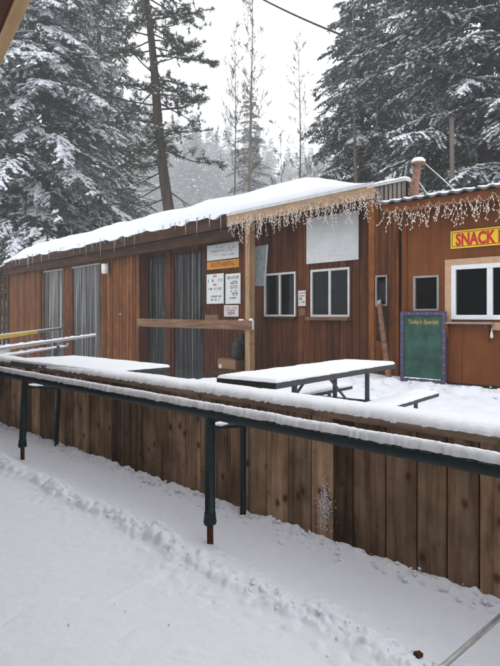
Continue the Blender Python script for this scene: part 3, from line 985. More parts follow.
for i, (q, y) in enumerate(((hp1, LW + .05), (hp2, LW + .05), (hs1, RW + .05), (hs2, RW + .05))):
    obj('strip_curtain', strips(q[0], q[1], y, -1.1, 3.5, i), 'strip' if i < 2 else 'strip_shaded', bld)
    obj('curtain_rail', MB().box(q[0], q[1], y - .07, y - .045, 3.40, 3.46), 'grey_alu' if i < 2 else 'dark_wood', bld)
for px, y, w in ((41, LW, .22), (139, LW, .14)):
    obj('door_post', MB().box(bx(px, y) - w / 2, bx(px, y) + w / 2, y - .05, y - .002, -1.2, 3.5), 'dark_wood' if px == 41 else 'lit_orange_siding', bld, bevel=.005)
obj('door_post', MB().box(hs1[1] + .08, hs2[0] - .08, RW - .05, RW - .002, -1.2, 3.6), 'red_siding', bld, bevel=.005)
obj('door_knob', MB().lathe([(0, 0), (.028, .004), (.035, .02), (.02, .035), (0, .04)], 10, (0, 0, 0)), 'white_vinyl', bld)
kb = bpy.data.objects[[o.name for o in col.objects if o.name.startswith('door_knob')][-1]]
kx = bx(120.5, LW); og = ORG[bld.name]
for v in kb.data.vertices:
    c = v.co + Vector(og); v.co = Vector((kx + c.x - og[0], LW - .0 - c.z - og[1], BLD.z(120, 314, LW) + c.y - og[2]))

# --- sliding windows
def slider(xa, xb, za, zb_, y, mat, name='window', sill=True, parent=bld, fw=.055, mull=True):
    f = MB(); yo = y - .025; yi = y + .05
    f.box(xa, xb, yo, yi, zb_ - fw, zb_); f.box(xa, xb, yo, yi, za, za + fw)
    f.box(xa, xa + fw, yo, yi, za + fw, zb_ - fw); f.box(xb - fw, xb, yo, yi, za + fw, zb_ - fw)
    xm = (xa + xb) / 2
    if mull: f.box(xm - fw * .6, xm + fw * .6, yo + .01, yi - .01, za + fw, zb_ - fw)
    wn = obj(name, f, mat, parent, bevel=.004)
    obj('pane', MB().box(xa + fw * .8, xb - fw * .8, y + .02, y + .026, za + fw * .8, zb_ - fw * .8), 'glass', wn)
    return wn


wa = slider(w1[0], w1[1], z1[0], z1[1], RW, 'dull_vinyl'); wb = slider(w2[0], w2[1], z2[0], z2[1], RW, 'dull_vinyl', fw=.06)
obj('sill', MB().box(w1[0] - .05, w1[1] + .05, RW - .12, RW - .002, z1[0] - .06, z1[0] - .003), 'dark_wood', wa)
obj('sill', MB().box(w2[0] - .05, w2[1] + .05, RW - .16, RW - .002, z2[0] - .08, z2[0] - .003), 'rail_wood', wb)
slider(wr[0], wr[1], zr[0], zr[1], 0, 'grey_alu', fw=.035, mull=False)
# things standing behind the left window
o = obj('storage_box', MB().box(w1[0] + .1, w1[0] + .75, RW + .3, RW + .6, z1[0] - .1, z1[0] + .35), 'cardboard', frame=BLD, org=(w1[0] + .1, RW + .3, z1[0] - .1))
tag(o, 'brown carton standing behind the left pane of the left white window', 'box')
o = obj('paper_stack', MB().box(w1[1] - .42, w1[1] - .08, RW + .12, RW + .3, z1[0] - .1, z1[0] + .42), 'paper', frame=BLD, org=(w1[1] - .42, RW + .12, z1[0] - .1))
tag(o, 'pale papers stacked behind the right pane of the left white window', 'papers')
obj('counter', MB().box(xs + 4, xr, RW + .065, RW + .75, z1[0] - .18, z1[0] - .1), 'dark_wood', bld)

# --- fascia, header, soffit, post, porch rail
obj('old_fascia', MB().box(xle, xj, -.03, .02, 3.86, zt_l, .4), 'dark_wood', bld, bevel=.004)
obj('header_beam', MB().box(xl - .2, xj + .1, .08, .2, 3.52, 3.858, .1), 'dark_wood', bld, bevel=.004)
obj('new_fascia', MB().box(xj + .002, xr + .15, -.045, .0, zf, zt - .003, .6), 'new_lumber', bld, bevel=.004)
de = MB().box(xj, xr + .15, -.06, -.047, zt - .06, zt + .012).box(xj, xr + .15, -.06, .3, zt + .013, zt + .02)
obj('drip_edge', de, 'metal_edge', bld)
obj('soffit', MB().box(xl - .4, xr + .1, .022, RW + .02, 3.96, 3.985), 'dark_wood', bld)
xp = bx(250, .1)
obj('post', MB().box(xp - .10, xp + .10, .0, .2, -1.2, zf - .003, .6), 'new_post', bld, bevel=.008)
obj('post', MB().box(xp - .33, xp - .16, .28, .45, -1.2, 3.95, .1), 'dark_wood', bld, bevel=.006)
xq = bx(141, .1)
zra = BLD.z(141, 322.5, 0); zrb = BLD.z(243, 324.7, 0)
mbr = MB(); mbr.hexa([(xq, -.06, zra - .14), (xp + .28, -.06, zrb - .145), (xp + .28, -.015, zrb - .145), (xq, -.015, zra - .14)],
                     [(xq, -.06, zra + .14), (xp + .28, -.06, zrb + .125), (xp + .28, -.015, zrb + .125), (xq, -.015, zra + .14)], .6)
pr2 = obj('porch_rail', mbr, 'rail_wood', bld, bevel=.006)
obj('rail_snow', snow_slab(xp + .14, xp + .27, -.06, -.015, zrb + .125, .05, 10, 7, .3, 3, .005, 9).box(xp + .281, xp + .30, -.055, -.02, zrb - .13, zrb + .12), 'snow', pr2)
obj('rail_snow', snow_slab(xp - .32, xp - .12, -.06, -.015, zrb + .125, .035, 12, 7, .3, 3, .005, 10), 'snow', pr2)
o = obj('wood_block', MB().box(bx(206.5, 0), bx(219, 0), -.06, .03, BLD.z(212, 319.8, 0) - .01, BLD.z(212, 314.6, 0), .4), 'rail_wood', frame=BLD, org=(bx(212, 0), 0, zra), bevel=.006)
tag(o, 'small reddish wooden block lying on the porch rail below the signs', 'block')

# --- roof: slopes up from the eave to a ridge, falls behind
yr = 2.6
zrg = BLD.z(305, 181, yr)
SNOWH = .52
xr_end = bx(352, 0)


def roofz(y): return zt + .02 + (zrg - SNOWH - zt - .02) * np.clip(y / yr, -.1, 1) - np.maximum(0, y - yr) * .12


xend0, xend1 = xr + .05, bx(338, yr)


def xend(y): return xend0 + (xend1 - xend0) * np.clip(y / yr, 0, 1)


mb = MB()
P = np.array([[(x, y, float(roofz(y))) for x in (xle, float(xend(y)))] for y in (-.0, yr, 6.3)])
mb.grid(P, smooth=False)
roof = obj('roof', mb, 'roofing', bld)
nx, ny = 620, 38
u = np.linspace(0, 1, nx); v = np.concatenate([np.linspace(-.16, .6, 20), np.linspace(.68, 6.2, ny - 20)])
Un, V = np.meshgrid(u, v)
U = xle - .02 + (xend(V) - xle + .02) * Un
endr = sstep(0, 1, np.clip((xend(V) - U) / 1.9, 0, 1)) ** .7
endl = sstep(xle - .02, xle + 3.4, U)
lipl = sstep(xj + .6, xj - .4, U)
lip = -.10 * lipl * (.35 + .9 * vnoise(U * 1.3, U * 0, 12)) - .02
Vv = np.where(V < 0, V / .16 * np.abs(lip), V)
edge_t = np.clip((V + .16) / .55, 0, 1)
th = SNOWH * (.22 + .78 * endl) * (.06 + .94 * endr) * (1 + .35 * fbm(U * .6, V * .7, 14, 4))
th = th * (1 - .55 * (1 - lipl) * np.exp(-(V / .5) ** 2))
th = th + .24 * lipl * endl * (vnoise(U * .8, V * .9, 15) * .7 + vnoise(U * 2.1, V * 2.1, 19) * .3 - .45) * np.exp(-((V - .25) / .6) ** 2)
th = np.maximum(.012, th)
Z = roofz(np.maximum(V, 0)) + th * np.sqrt(np.clip(1 - (1 - edge_t) ** 2.4, 0, 1)) - .12 * lipl * (1 - edge_t) ** 6 * vnoise(U * 2.3, U * 0 + 2, 16)
Z = Z + .02 * fbm(U * 4, V * 4, 18, 4)
P = np.dstack([U, Vv, Z])
mb = MB().grid(P)
Bt = P[[0, 0]].copy(); Bt[1, :, 1] = .01; Bt[1, :, 2] = np.minimum(Bt[0, :, 2], zt + .02)
mb.grid(Bt, flip=True)
Rt = P[:, [-1, -1]].copy(); Rt[:, 1, 2] = roofz(np.maximum(v, 0))
mb.grid(Rt, flip=True)
obj('snow_cover', mb, 'snow', roof)
# icicles on the old eave
g = random.Random(3)
for k in range(64):
    x = xle + .5 + (xj - xle - .7) * (k + g.random() * .9) / 64
    ln = g.uniform(.10, .30) if g.random() < .7 else g.uniform(.35, .7)
    r = g.uniform(.010, .018); y = -.05 - g.uniform(0, .05); z = zt_l + .02
    obj('icicle', MB().tube([(x, y, z), (x, y, z - ln * .3), (x + .004, y, z - ln * .7), (x + .004, y, z - ln)], [r * 1.3, r, r * .6, .002], 6), 'ice', roof)
# rafter tail sticking out at the left end
rt = obj('rafter_tail', MB().bar((xle + .3, .1, 4.05), (xle - 2.6, .1, 3.75), .12, .2), 'dark_wood', bld)
obj('tail_snow', MB().tube([(xle + .2, .1, 4.17), (xle - 1.2, .1, 4.02), (xle - 2.6, .1, 3.86)], [.07, .06, .05], 8), 'snow', rt)

# ---------------- signs and other things on the building
def board(name, label, cat, xa, xb, za, zb_, y, mat, thick=.015, parts=()):
    t = thing(name, label, cat, BLD, (xa, y, za))
    obj('panel', MB().box(xa, xb, y - thick, y, za, zb_, .5), mat, t, bevel=.002)
    for nm, m, mt in parts: obj(nm, m, mt, t)
    return t


def bz(px, py): return BLD.z(px, py, RW)


YS = RW - .025
yt = YS - .016
# large white sign
xa, xb = bx(208, RW), bx(239.6, RW); za, zb_ = bz(224, 259.3), bz(224, 243.6)
mk = MB()
for i, (f0, f1, f) in enumerate(((.3, .55, .74), (.1, .55, .5), (.64, .9, .62), (.62, .92, .46), (.25, .5, .28), (.5, .85, .2))):
    marks(mk, xa + (xb - xa) * f0, xa + (xb - xa) * f1, za + (zb_ - za) * f, .055, yt, i)
ws = board('notice_board', 'large white notice board above the orange sign, with faint lettering', 'sign', xa, xb, za, zb_, YS, 'paper', parts=(('faint_lettering', mk, 'greyink'),))
# orange sign
xa, xb = bx(208, RW), bx(240, RW); za, zb_ = bz(224, 268.6), bz(224, 260.4)
board('rental_sign', 'orange SKATE RENTAL sign under the large white notice board', 'sign', xa, xb, za, zb_, YS, 'amber',
      parts=(('lettering', text_mb('SKATE RENTAL', (xa + xb) / 2, za + .075, .19, yt, .004, .92, .004, 'CENTER'), 'brownink'),))


def cx(xa, xb, f): return xa + (xb - xa) * f


# left rule sign
xa, xb = bx(207.6, RW), bx(224.6, RW); za, zb_ = bz(216, 303.7), bz(216, 273.9)
Hh = zb_ - za; ml = MB(); mr = text_mb('NO', (xa + xb) / 2, za + Hh * .885, .11, yt, .004, 1, .004, 'CENTER')
mr2 = text_mb('NO', (xa + xb) / 2, za + Hh * .60, .10, yt, .004, 1, .004, 'CENTER')
marks(ml, cx(xa, xb, .09), cx(xa, xb, .88), za + Hh * .73, .085, yt, 4)
marks(ml, cx(xa, xb, .12), cx(xa, xb, .86), za + Hh * .46, .07, yt, 5)
marks(ml, cx(xa, xb, .14), cx(xa, xb, .84), za + Hh * .21, .06, yt, 6)
marks(ml, cx(xa, xb, .27), cx(xa, xb, .72), za + Hh * .10, .06, yt, 7)
board('rules_sign', 'tall white sign with two red NO lines, left of the pair under the orange sign', 'sign', xa, xb, za, zb_, YS, 'paper',
      parts=(('dark_lettering', ml, 'ink'), ('red_lettering', mr, 'redink'), ('red_lettering', mr2, 'redink')))
# right rule sign
xa, xb = bx(226.4, RW), bx(241.4, RW); za, zb_ = bz(233, 303.8), bz(233, 273.6)
Hh = zb_ - za; ml = MB(); mr = MB()
marks(ml, cx(xa, xb, .14), cx(xa, xb, .86), za + Hh * .82, .085, yt, 14)
for i, f in enumerate((.71, .655, .40, .32, .26, .17)):
    marks(ml, cx(xa, xb, .34 if f > .2 else .2), cx(xa, xb, .8), za + Hh * f, .042, yt, 20 + i)
for i, f in enumerate((.565, .50)):
    marks(mr, cx(xa, xb, .33), cx(xa, xb, .86), za + Hh * f, .045, yt, 30 + i)
board('price_sign', 'tall white sign with small dark and pink lines, right of the pair', 'sign', xa, xb, za, zb_, YS, 'paper',
      parts=(('dark_lettering', ml, 'ink'), ('pink_lettering', mr, 'pinkink')))
xa, xb = bx(225, RW), bx(239.5, RW); za, zb_ = bz(232, 316.6), bz(232, 305.2)
Hh = zb_ - za; ml = MB(); mr = MB()
marks(mr, cx(xa, xb, .1), cx(xa, xb, .9), za + Hh * .7, .045, yt, 41); marks(mr, cx(xa, xb, .1), cx(xa, xb, .85), za + Hh * .5, .04, yt, 42)
marks(ml, cx(xa, xb, .28), cx(xa, xb, .72), za + Hh * .14, .1, yt, 43)
board('small_notice', 'small pinkish paper notice below the right tall sign, just above the porch rail', 'sign', xa, xb, za, zb_, YS, 'pinkpaper',
      parts=(('dark_lettering', ml, 'ink'), ('red_lettering', mr, 'pinkink')))
# notice between the windows
xa, xb = bx(299.2, RW), bx(306.6, RW); za, zb_ = bz(303, 306), bz(303, 290.6)
Hh = zb_ - za; ml = MB()
for f, hh in ((.78, .05), (.62, .03), (.38, .07), (.2, .04)): marks(ml, cx(xa, xb, .12), cx(xa, xb, .85), za + Hh * f, hh, yt, int(f * 100))
board('window_notice', 'small white notice on the red wall between the two white windows', 'sign', xa, xb, za, zb_, YS, 'pinkpaper', parts=(('lettering', ml, 'ink'),))
xa, xb = bx(300, RW), bx(306, RW); za, zb_ = bz(303, 316), bz(303, 308)
ml = MB(); marks(ml, xa + .02, xb - .02, za + .03, .10, yt, 61); marks(ml, xa + .05, xb - .02, za + .15, .05, yt, 62)
board('worn_sticker', 'worn brown sticker with a tan mark below the small notice between the windows', 'sticker', xa, xb, za, zb_, YS, 'rail_wood', .004, parts=(('faded_mark', ml, 'cardboard'),))
# blank white board above the right window
xa, xb = bx(307.4, RW), bx(359.6, RW)
t = thing('white_board', 'blank greyish white board mounted above the right white window', 'board', BLD, (xa, YS, 3))
za, zb_ = bz(333, 261.9), 3.87
obj('panel', MB().box(xa, xb, YS - .015, YS, za, zb_, .5), 'whiteboard', t, bevel=.003)
mk = MB()
for i in range(7):
    marks(mk, cx(xa, xb, .12 + .3 * random.random()), cx(xa, xb, .5 + .35 * random.random()), za + (zb_ - za) * (.12 + .1 * i), .02, YS - .016, 70 + i, .001)
obj('faint_lettering', mk, M['paper'], t)
# grey sheet hung at an angle right of the post
A_ = [(254.5, 286.5, .42), (264.8, 285.8, .66), (267.6, 244.6, .66), (254.5, 247.0, .42)]
pp = [(bx(px, y), y, BLD.z(px, py, y)) for px, py, y in A_]
q = MB().hexa([(x, y, z) for x, y, z in pp], [(x + .012, y - .012, z) for x, y, z in pp])
t = thing('grey_sheet', 'tilted grey sheet with pale edge hanging just right of the wooden porch post', 'panel', BLD, pp[0])
obj('panel', q, 'greypanel', t)
e1, e2 = Vector(pp[1]), Vector(pp[2])
obj('pale_edge', MB().bar(e1 + Vector((.02, -.02, 0)), e2 + Vector((.02, -.02, 0)), .04, .03, (0, 1, 0)), 'whiteboard', t)
mk = MB(); c0 = Vector(pp[3]).lerp(Vector(pp[2]), .3) - Vector((0, .03, .35))
mk.tube([c0 + Vector((math.cos(k * .5) * .08, -.012, math.sin(k * .5) * .1)) for k in range(11)], .012, 5)
obj('painted_mark', mk, 'whiteboard', t)
# wall lamp
xw, zw = bx(109, LW), BLD.z(109, 269, LW)
t = thing('wall_lamp', 'small white wall lamp high on the orange boards under the eave', 'lamp', BLD, (xw, LW, zw))
obj('bracket', MB().box(xw - .09, xw + .09, LW - .06, LW - .005, zw + .16, zw + .24), 'black', t)
obj('lamp_glass', MB().lathe([(.02, .2), (.15, .19), (.14, -.17), (.1, -.2), (0, -.2)], 14, (xw, LW - .17, zw)), 'lampglass', t)
# carton and dark bag on the porch
x0, x1 = bx(222, .5), bx(242, .5)
zc = BLD.z(232, 359.5, .5)
t = thing('cardboard_box', 'closed cardboard carton standing on the porch floor beside the post', 'box', BLD, (x0, .45, -.30))
obj('carton', MB().box(x0, x1 - .1, .33, .68, -.298, zc, .5), 'cardboard', t, bevel=.006)
obj('flap', MB().hexa([(x0 + .01, .33, zc + .003), (x1 - .11, .33, zc + .003), (x1 - .11, .5, zc + .003), (x0 + .01, .5, zc + .003)],
                      [(x0 + .01, .32, zc + .012), (x1 - .11, .32, zc + .012), (x1 - .11, .5, zc + .03), (x0 + .01, .5, zc + .03)]), 'cardboard', t)
obj('label_sticker', MB().box(x0 + .07, x0 + .2, .326, .329, zc - .3, zc - .16), 'paper', t)
g = np.random.default_rng(2)
me = lump_mesh('black_bag', np.array([[0, 0, .33], [.05, .02, .55], [-.08, 0, .2]]), np.array([[.3, .2, .36], [.2, .15, .25], [.3, .2, .25]]), 'black', g, .1)
o = link_mesh('black_bag', me, None, BLD, (bx(240, .5), .52, zc + .02)); tag(o, 'black plastic bag in the dark on top of the carton behind the post', 'bag')
# wooden plank leaning on the right section
pa = (bx(379.5, -.06), -.06, BLD.z(379.5, 304, -.06)); pb = (bx(389.3, -.75), -.75, -.02)
t = thing('leaning_plank', 'bare wooden plank leaning against the wall beside the narrow window', 'plank', BLD, pb)
obj('board', MB().bar(pb, pa, .12, .035, (0, 1, 0), .7), 'rail_wood', t, bevel=.004)
obj('dark_tip', MB().bar(pa, tuple(Vector(pa) + (Vector(pa) - Vector(pb)).normalized() * .09), .1, .04, (0, 1, 0)), 'greypanel', t)


# ---------------- icicle lights
def icicle_lights(label, frame, x0, x1, y, ztop, n, seed, lmin, lmax, zslope=0.0, wr=.0030):
    r = random.Random(seed)
    t = thing('icicle_light_string', label, 'string lights', frame, (x0, y, ztop))
    pts = []; m = n * 2; bulbs = []
    for k in range(m + 1):
        x = x0 + (x1 - x0) * k / m
        pts.append((x, y - r.uniform(0, .02), ztop + zslope * (x - x0) + r.uniform(-.07, .03) - .05 * abs(math.sin(k * .35))))
    obj('cord', MB().tube(pts, wr, 5), 'wire', t)
    C = []
    for k in range(n):
        p = Vector(pts[min(m, k * 2 + r.randint(0, 1))]); q = [p.copy()]
        ln = r.uniform(lmin, lmax) if r.random() < .75 else r.uniform(lmax, lmax * 1.5)
        z = 0; mb = MB(); dirx = r.choice((-1, 1)); drift = r.uniform(-.25, .25)
        while z < ln:
            s = r.uniform(.05, .10); z += s
            nq = q[-1] + Vector((dirx * r.uniform(.008, .042) + drift * s, r.uniform(-.015, .012), -s)); q.append(nq)
            dirx = -dirx if r.random() < .75 else dirx
            C.append(tuple(nq))
            if r.random() < .5:
                tip = nq + Vector((dirx * r.uniform(.03, .06), r.uniform(-.02, .01), r.uniform(-.06, .01)))
                mb.tube([nq, tip], wr * .8, 4); C.append(tuple(tip))
        mb.tube(q, wr * .85, 4)
        obj('strand', mb, 'wire', t)
    mb = MB()
    for c in C:
        rr_ = r.uniform(.010, .0155)
        mb.add([(c[0] + rr_, c[1], c[2]), (c[0] - rr_, c[1], c[2]), (c[0], c[1] + rr_, c[2]), (c[0], c[1] - rr_, c[2]), (c[0], c[1], c[2] + rr_), (c[0], c[1], c[2] - 2 * rr_)],
               [(0, 2, 4), (2, 1, 4), (1, 3, 4), (3, 0, 4), (2, 0, 5), (1, 2, 5), (3, 1, 5), (0, 3, 5)])
    ob = obj('bulbs', mb, 'bulb', t); ob['kind'] = 'stuff'
    return t


icicle_lights('tangled white icicle lights hanging along the pale fascia of the long building', BLD, bx(229, -.09), bx(381, -.09), -.09, zt - .16, 120, 5, .14, .44)

# ================================================================== LATTICE SCREEN, far left
lt = Frame(10, 27.2, 40.6)
t = thing('lattice_screen', 'dark wooden lattice screen with square holes at the far left end of the building', 'screen', BLD, (xl - 1.2, .4, 0))
mb = MB()
for k in range(9):
    z = .0 + k * .44
    if k in (3,): mb.box(xl - 1.9, xl - .2, .4, .44, z - .1, z + .3)
    mb.box(xl - 1.9, xl - .2, .4, .44, z - .1, z + .1)
for x in (xl - 1.9, xl - 1.15, xl - .45):
    mb.box(x - .17, x + .17, .38, .46, -.4, 3.75)
obj('lattice', mb, 'dark_wood', t)

# ================================================================== SNACK SHACK
sx = SHK.x
EV = -.38
zl, zr_ = SHK.z(384, 203, EV), SHK.z(500, 185.2, EV)
exl, exr = sx(383, EV), sx(500, EV)
sl = (zr_ - zl) / (exr - exl)
XR = 5.2
shack = thing('snack_shack', 'brown painted snack shack with a serving window and metal roof', 'building', SHK, (2.5, 2, 0))
wm = (sx(451.7), sx(451.7) + (sx(490) - sx(451.7)) * 2); zm = (SHK.z(470, 319.6), SHK.z(470, 264.3))
wd = (sx(413.8), sx(439.3)); zd = (SHK.z(426, 311), SHK.z(426, 275.6))
zw_top = lambda x: zl + sl * (x - exl) - .12
holes = [(*wm, *zm), (*wd, *zd)]
obj('wall', siding(0, XR, 0, .04, .06, 3.46, 1.22, holes, .006, 0, 2), 'shack', shack, bevel=.003)
obj('side_wall', MB().box(0, .04, .041, 3.6, .06, 3.40), 'shack', shack)
obj('far_wall', MB().box(XR - .04, XR, .041, 3.6, .06, 3.4), 'shack', shack)
obj('rear_wall', MB().box(.04, XR - .04, 3.56, 3.6, .06, 3.3), 'shack', shack)
obj('skirt', MB().box(.05, XR - .05, .06, 3.5, -.3, .058), 'black', shack)
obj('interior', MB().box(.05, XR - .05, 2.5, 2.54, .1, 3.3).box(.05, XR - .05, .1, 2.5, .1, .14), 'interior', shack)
obj('corner_trim', MB().box(-.02, .09, -.022, 0, .06, 3.40), 'shack', shack, bevel=.003)
fz = lambda x: zl + sl * (x - exl)
xA, xB = exl, XR + .4
lo = lambda x, d: fz(x) - d
obj('fascia', MB().hexa([(xA, EV, lo(xA, .215)), (xB, EV, lo(xB, .215)), (xB, EV + .03, lo(xB, .215)), (xA, EV + .03, lo(xA, .215))],
                        [(xA, EV, lo(xA, .035)), (xB, EV, lo(xB, .035)), (xB, EV + .03, lo(xB, .035)), (xA, EV + .03, lo(xA, .035))]), 'shack', shack, bevel=.003)
obj('soffit', MB().hexa([(xA, EV + .031, lo(xA, .2)), (xB, EV + .031, lo(xB, .2)), (xB, 0, lo(xB, .2)), (xA, 0, lo(xA, .2))],
                        [(xA, EV + .031, lo(xA, .18)), (xB, EV + .031, lo(xB, .18)), (xB, 0, lo(xB, .18)), (xA, 0, lo(xA, .18))]), 'shack', shack)
# corrugated roof sheet
nx = 420
xs_ = np.linspace(xA - .03, xB, nx)
corr = .018 * np.cos((xs_ - xA) * 2 * PI / .24)
ys_ = np.array([EV - .07, .8, 3.8])
P = np.stack([np.stack([xs_, xs_ * 0 + y, fz(xs_) + corr - (y - EV) * .03], -1) for y in ys_])
mb = MB().grid(P)
Bt = P[[0, 0]].copy(); Bt[1, :, 2] -= .035; mb.grid(Bt, flip=True)
rf = obj('roof', mb, 'roofing', shack)
th = .05 + .05 * fbm(xs_ * 2, xs_ * 0, 5) - np.where(np.cos((xs_ - xA) * 2 * PI / .48 + .6) > .86, .05, 0)
top = []
for y, k in ((EV - .06, 0), (EV - .05, .7), (EV + .02, 1), (.8, 1), (3.7, 1)):
    top.append(np.stack([xs_, xs_ * 0 + y, fz(xs_) + np.maximum(corr + .004, corr * .3 + k * np.maximum(th, .004)) - (y - EV) * .03], -1))
obj('snow_cover', MB().grid(np.stack(top)), 'snow', rf)
# windows
fr = .11
xa, xb = sx(445.6), wm[1] + .2
zA, zB = SHK.z(446, 321.8), SHK.z(446, 259.9)
tm = MB()
tm.box(xa, xb, -.03, -.001, zm[1], zB).box(xa, wm[0], -.03, -.001, zA, zm[1] - .001).box(wm[1], xb, -.03, -.001, zA, zm[1] - .001)
tm.box(sx(492.5), xb, -.03, -.001, zA - .14, zA - .002)
win = slider(wm[0], wm[1], zm[0], zm[1], 0, 'white_vinyl', parent=shack, fw=.085)
obj('trim', tm, 'shack_trim', win, bevel=.004)
lg = obj('ledge', MB().box(sx(445.6, -.14), sx(492, -.14), -.14, -.031, zA - .035, zA), 'grey_alu', win, bevel=.004)
for px in (449, 489):
    x = sx(px)
    obj('bracket', MB().bar((x, -.035, zA - .32), (x, -.12, zA - .036), .04, .05, (1, 0, 0)).box(x - .02, x + .02, -.034, -.002, zA - .36, zA - .037), 'shack_trim' if 0 else 'shack', lg)
slider(wd[0], wd[1], zd[0], zd[1], 0, 'grey_alu', parent=shack, fw=.04, mull=False)
# what stands behind the serving window
x = sx(497.2)
t = thing('bottle', 'small pale bottle on the counter inside the serving window', 'bottle', SHK, (x + .08, .24, zm[0]))
obj('glass_body', MB().lathe([(0, 0), (.035, 0), (.035, .16), (.012, .2), (.012, .25), (0, .25)], 12, (x + .03, .3, zm[0] + .14)), 'lampglass', t)
o = obj('snack_box', MB().box(x - .02, x + .3, .2, .42, zm[0] - .1, zm[0] + .14), 'cardboard', frame=SHK, org=(x, .2, zm[0])); tag(o, 'tan carton behind the right pane of the serving window', 'box')
obj('counter', MB().box(wm[0] - .3, wm[1], .12, .6, zm[0] - .16, zm[0] - .1), 'dark_wood', shack)
t = thing('ceiling_tube', 'pale tube lamp seen through the small dark window of the snack shack', 'lamp', SHK, (1, 1, 2))
x0, x1, zq = sx(418, .5), sx(434, .5), SHK.z(426, 290.6, .5)
obj('tube', MB().tube([(x0, .5, zq), (x1, .5, zq)], .03, 10), 'lampglass', t)
obj('holder', MB().box(x0, x1, .46, .54, zq + .03, zq + .06), 'white_vinyl', t)
x = sx(493.8)
t = thing('hanging_bulb', 'small pale bulb hanging below the serving window ledge', 'bulb', SHK, (x, -.1, zA))
obj('cord', MB().tube([(x, -.08, zA - .1), (x, -.09, zA - .16)], .006, 6), 'wire', t)
obj('glass_body', MB().lathe([(0, 0), (.012, -.01), (.022, -.06), (.03, -.10), (.018, -.13), (0, -.135)], 10, (x, -.09, zA - .15)), 'lampglass', t)
# SNACK BAR sign
xa = sx(451.3); za, zb_ = SHK.z(451.3, 249.1), SHK.z(451.3, 231.6)
k_ = (SHK.z(500, 227.4) - zb_) / (sx(500) - xa)
wS = 2.35
t = thing('snack_sign', 'yellow SNACK BAR sign with red letters above the serving window', 'sign', SHK, (xa, 0, za))
obj('panel', MB().box(xa, xa + wS, -.03, -.002, za, zb_), 'snackyellow', t, bevel=.004)
bo = MB(); q = .028
for a0, a1, b0, b1 in ((q, wS - q, q, q + .012), (q, wS - q, zb_ - za - q - .012, zb_ - za - q), (q, q + .012, q + .0125, zb_ - za - q - .0125), (wS - q - .012, wS - q, q + .0125, zb_ - za - q - .0125)):
    bo.box(xa + a0, xa + a1, -.0335, -.031, za + b0, za + b1)
obj('border', bo, 'brownink', t)
hS = zb_ - za
xt = sx(456.6)
wantw = sx(495.6) - xt
probe = text_mb('SNACK', 0, 0, hS * .95, 0)
pw = max(v[0] for v in probe.v) - min(v[0] for v in probe.v)
obj('lettering', text_mb('SNACK BAR', xt, za + hS * .17, hS * .93, -.031, .008, wantw / pw, .012), 'snackred', t)
# chalkboard
xa, xb = sx(400.8, -.1), sx(446.2, -.1); za, zb_ = .02, SHK.z(423, 311.6, -.1)
t = thing('chalkboard_menu', "green chalkboard in a purple frame with Today's Specials written in yellow", 'chalkboard', SHK, (xa, -.1, 0))
obj('board', MB().box(xa + .04, xb - .04, -.10, -.085, za + .03, zb_ - .04), 'chalk_green', t)
fw = .075
fm = MB(); fm.box(xa, xb, -.125, -.08, zb_ - fw, zb_).box(xa, xb, -.125, -.08, za, za + fw).box(xa, xa + fw, -.125, -.08, za + fw, zb_ - fw).box(xb - fw, xb, -.125, -.08, za + fw, zb_ - fw)
frm = obj('frame', fm, 'purple', t, bevel=.004)
dm = MB()
def dot(x, z):
    n = 8; dm.add([(x + .013 * math.cos(2 * PI * k / n), -.1265, z + .013 * math.sin(2 * PI * k / n)) for k in range(n)] , [tuple(range(n))])
for k in range(9):
    z = za + .06 + (zb_ - za - .12) * k / 8; dot(xa + fw / 2, z); dot(xb - fw / 2, z)
for k in range(1, 5):
    x = xa + (xb - xa) * k / 5; dot(x, zb_ - fw / 2); dot(x, za + fw / 2)
obj('dots', dm, 'pink_dot', frm)
obj('chalk_writing', text_mb("Today's Specials", (xa + xb) / 2, zb_ - .235, .118, -.101, .003, .83, .0015, 'CENTER', shear=.25), 'chalk', t)
obj('snow_cover', snow_slab(xa + .08, xb - .1, -.122, -.10, za + fw, .012, 30, 6, .4, 3, .001, 8), 'snow', t)
icicle_lights('shorter white icicle lights drooping along the snack shack eave', SHK, exl + .1, XR + .3, EV - .05, zl - .13, 110, 9, .07, .24, sl, .0028)

# vent pipe with snowy cap behind the shack roof
vf = 1.3
vx = sx(415.5, vf); vz = lambda py: SHK.z(415, py, vf)
t = thing('vent_pipe', 'rusty vent pipe with a snow topped cap rising behind the snack shack roof', 'vent pipe', SHK, (vx, vf, 3.3))
obj('pipe', MB().tube([(vx - .03, vf, 3.3), (vx - .03, vf, vz(184)), (vx + .02, vf, vz(177)), (vx + .05, vf, vz(165))], [.10, .10, .085, .08], 14), 'pinkrust', t)
cp = obj('cap', MB().lathe([(0, -.02), (.14, -.03), (.17, .0), (.13, .06), (0, .08)], 16, (vx + .07, vf, vz(164.5))), 'pinkrust', t)
obj('cap_snow', MB().lathe([(.15, .03), (.15, .08), (.10, .125), (0, .14)], 16, (vx + .07, vf, vz(164.5))), 'snow', cp)
q0, q1 = at(418, 181, 13.1), at(428, 195.5, 13.0)
lx0, ly0 = SHK.local(q0.x, q0.y); lx1, ly1 = SHK.local(q1.x, q1.y)
obj('brace', MB().tube([(lx0, ly0, q0.z), (lx1 + .1, ly1, q1.z - .15)], .025, 6), 'metal_edge', t)

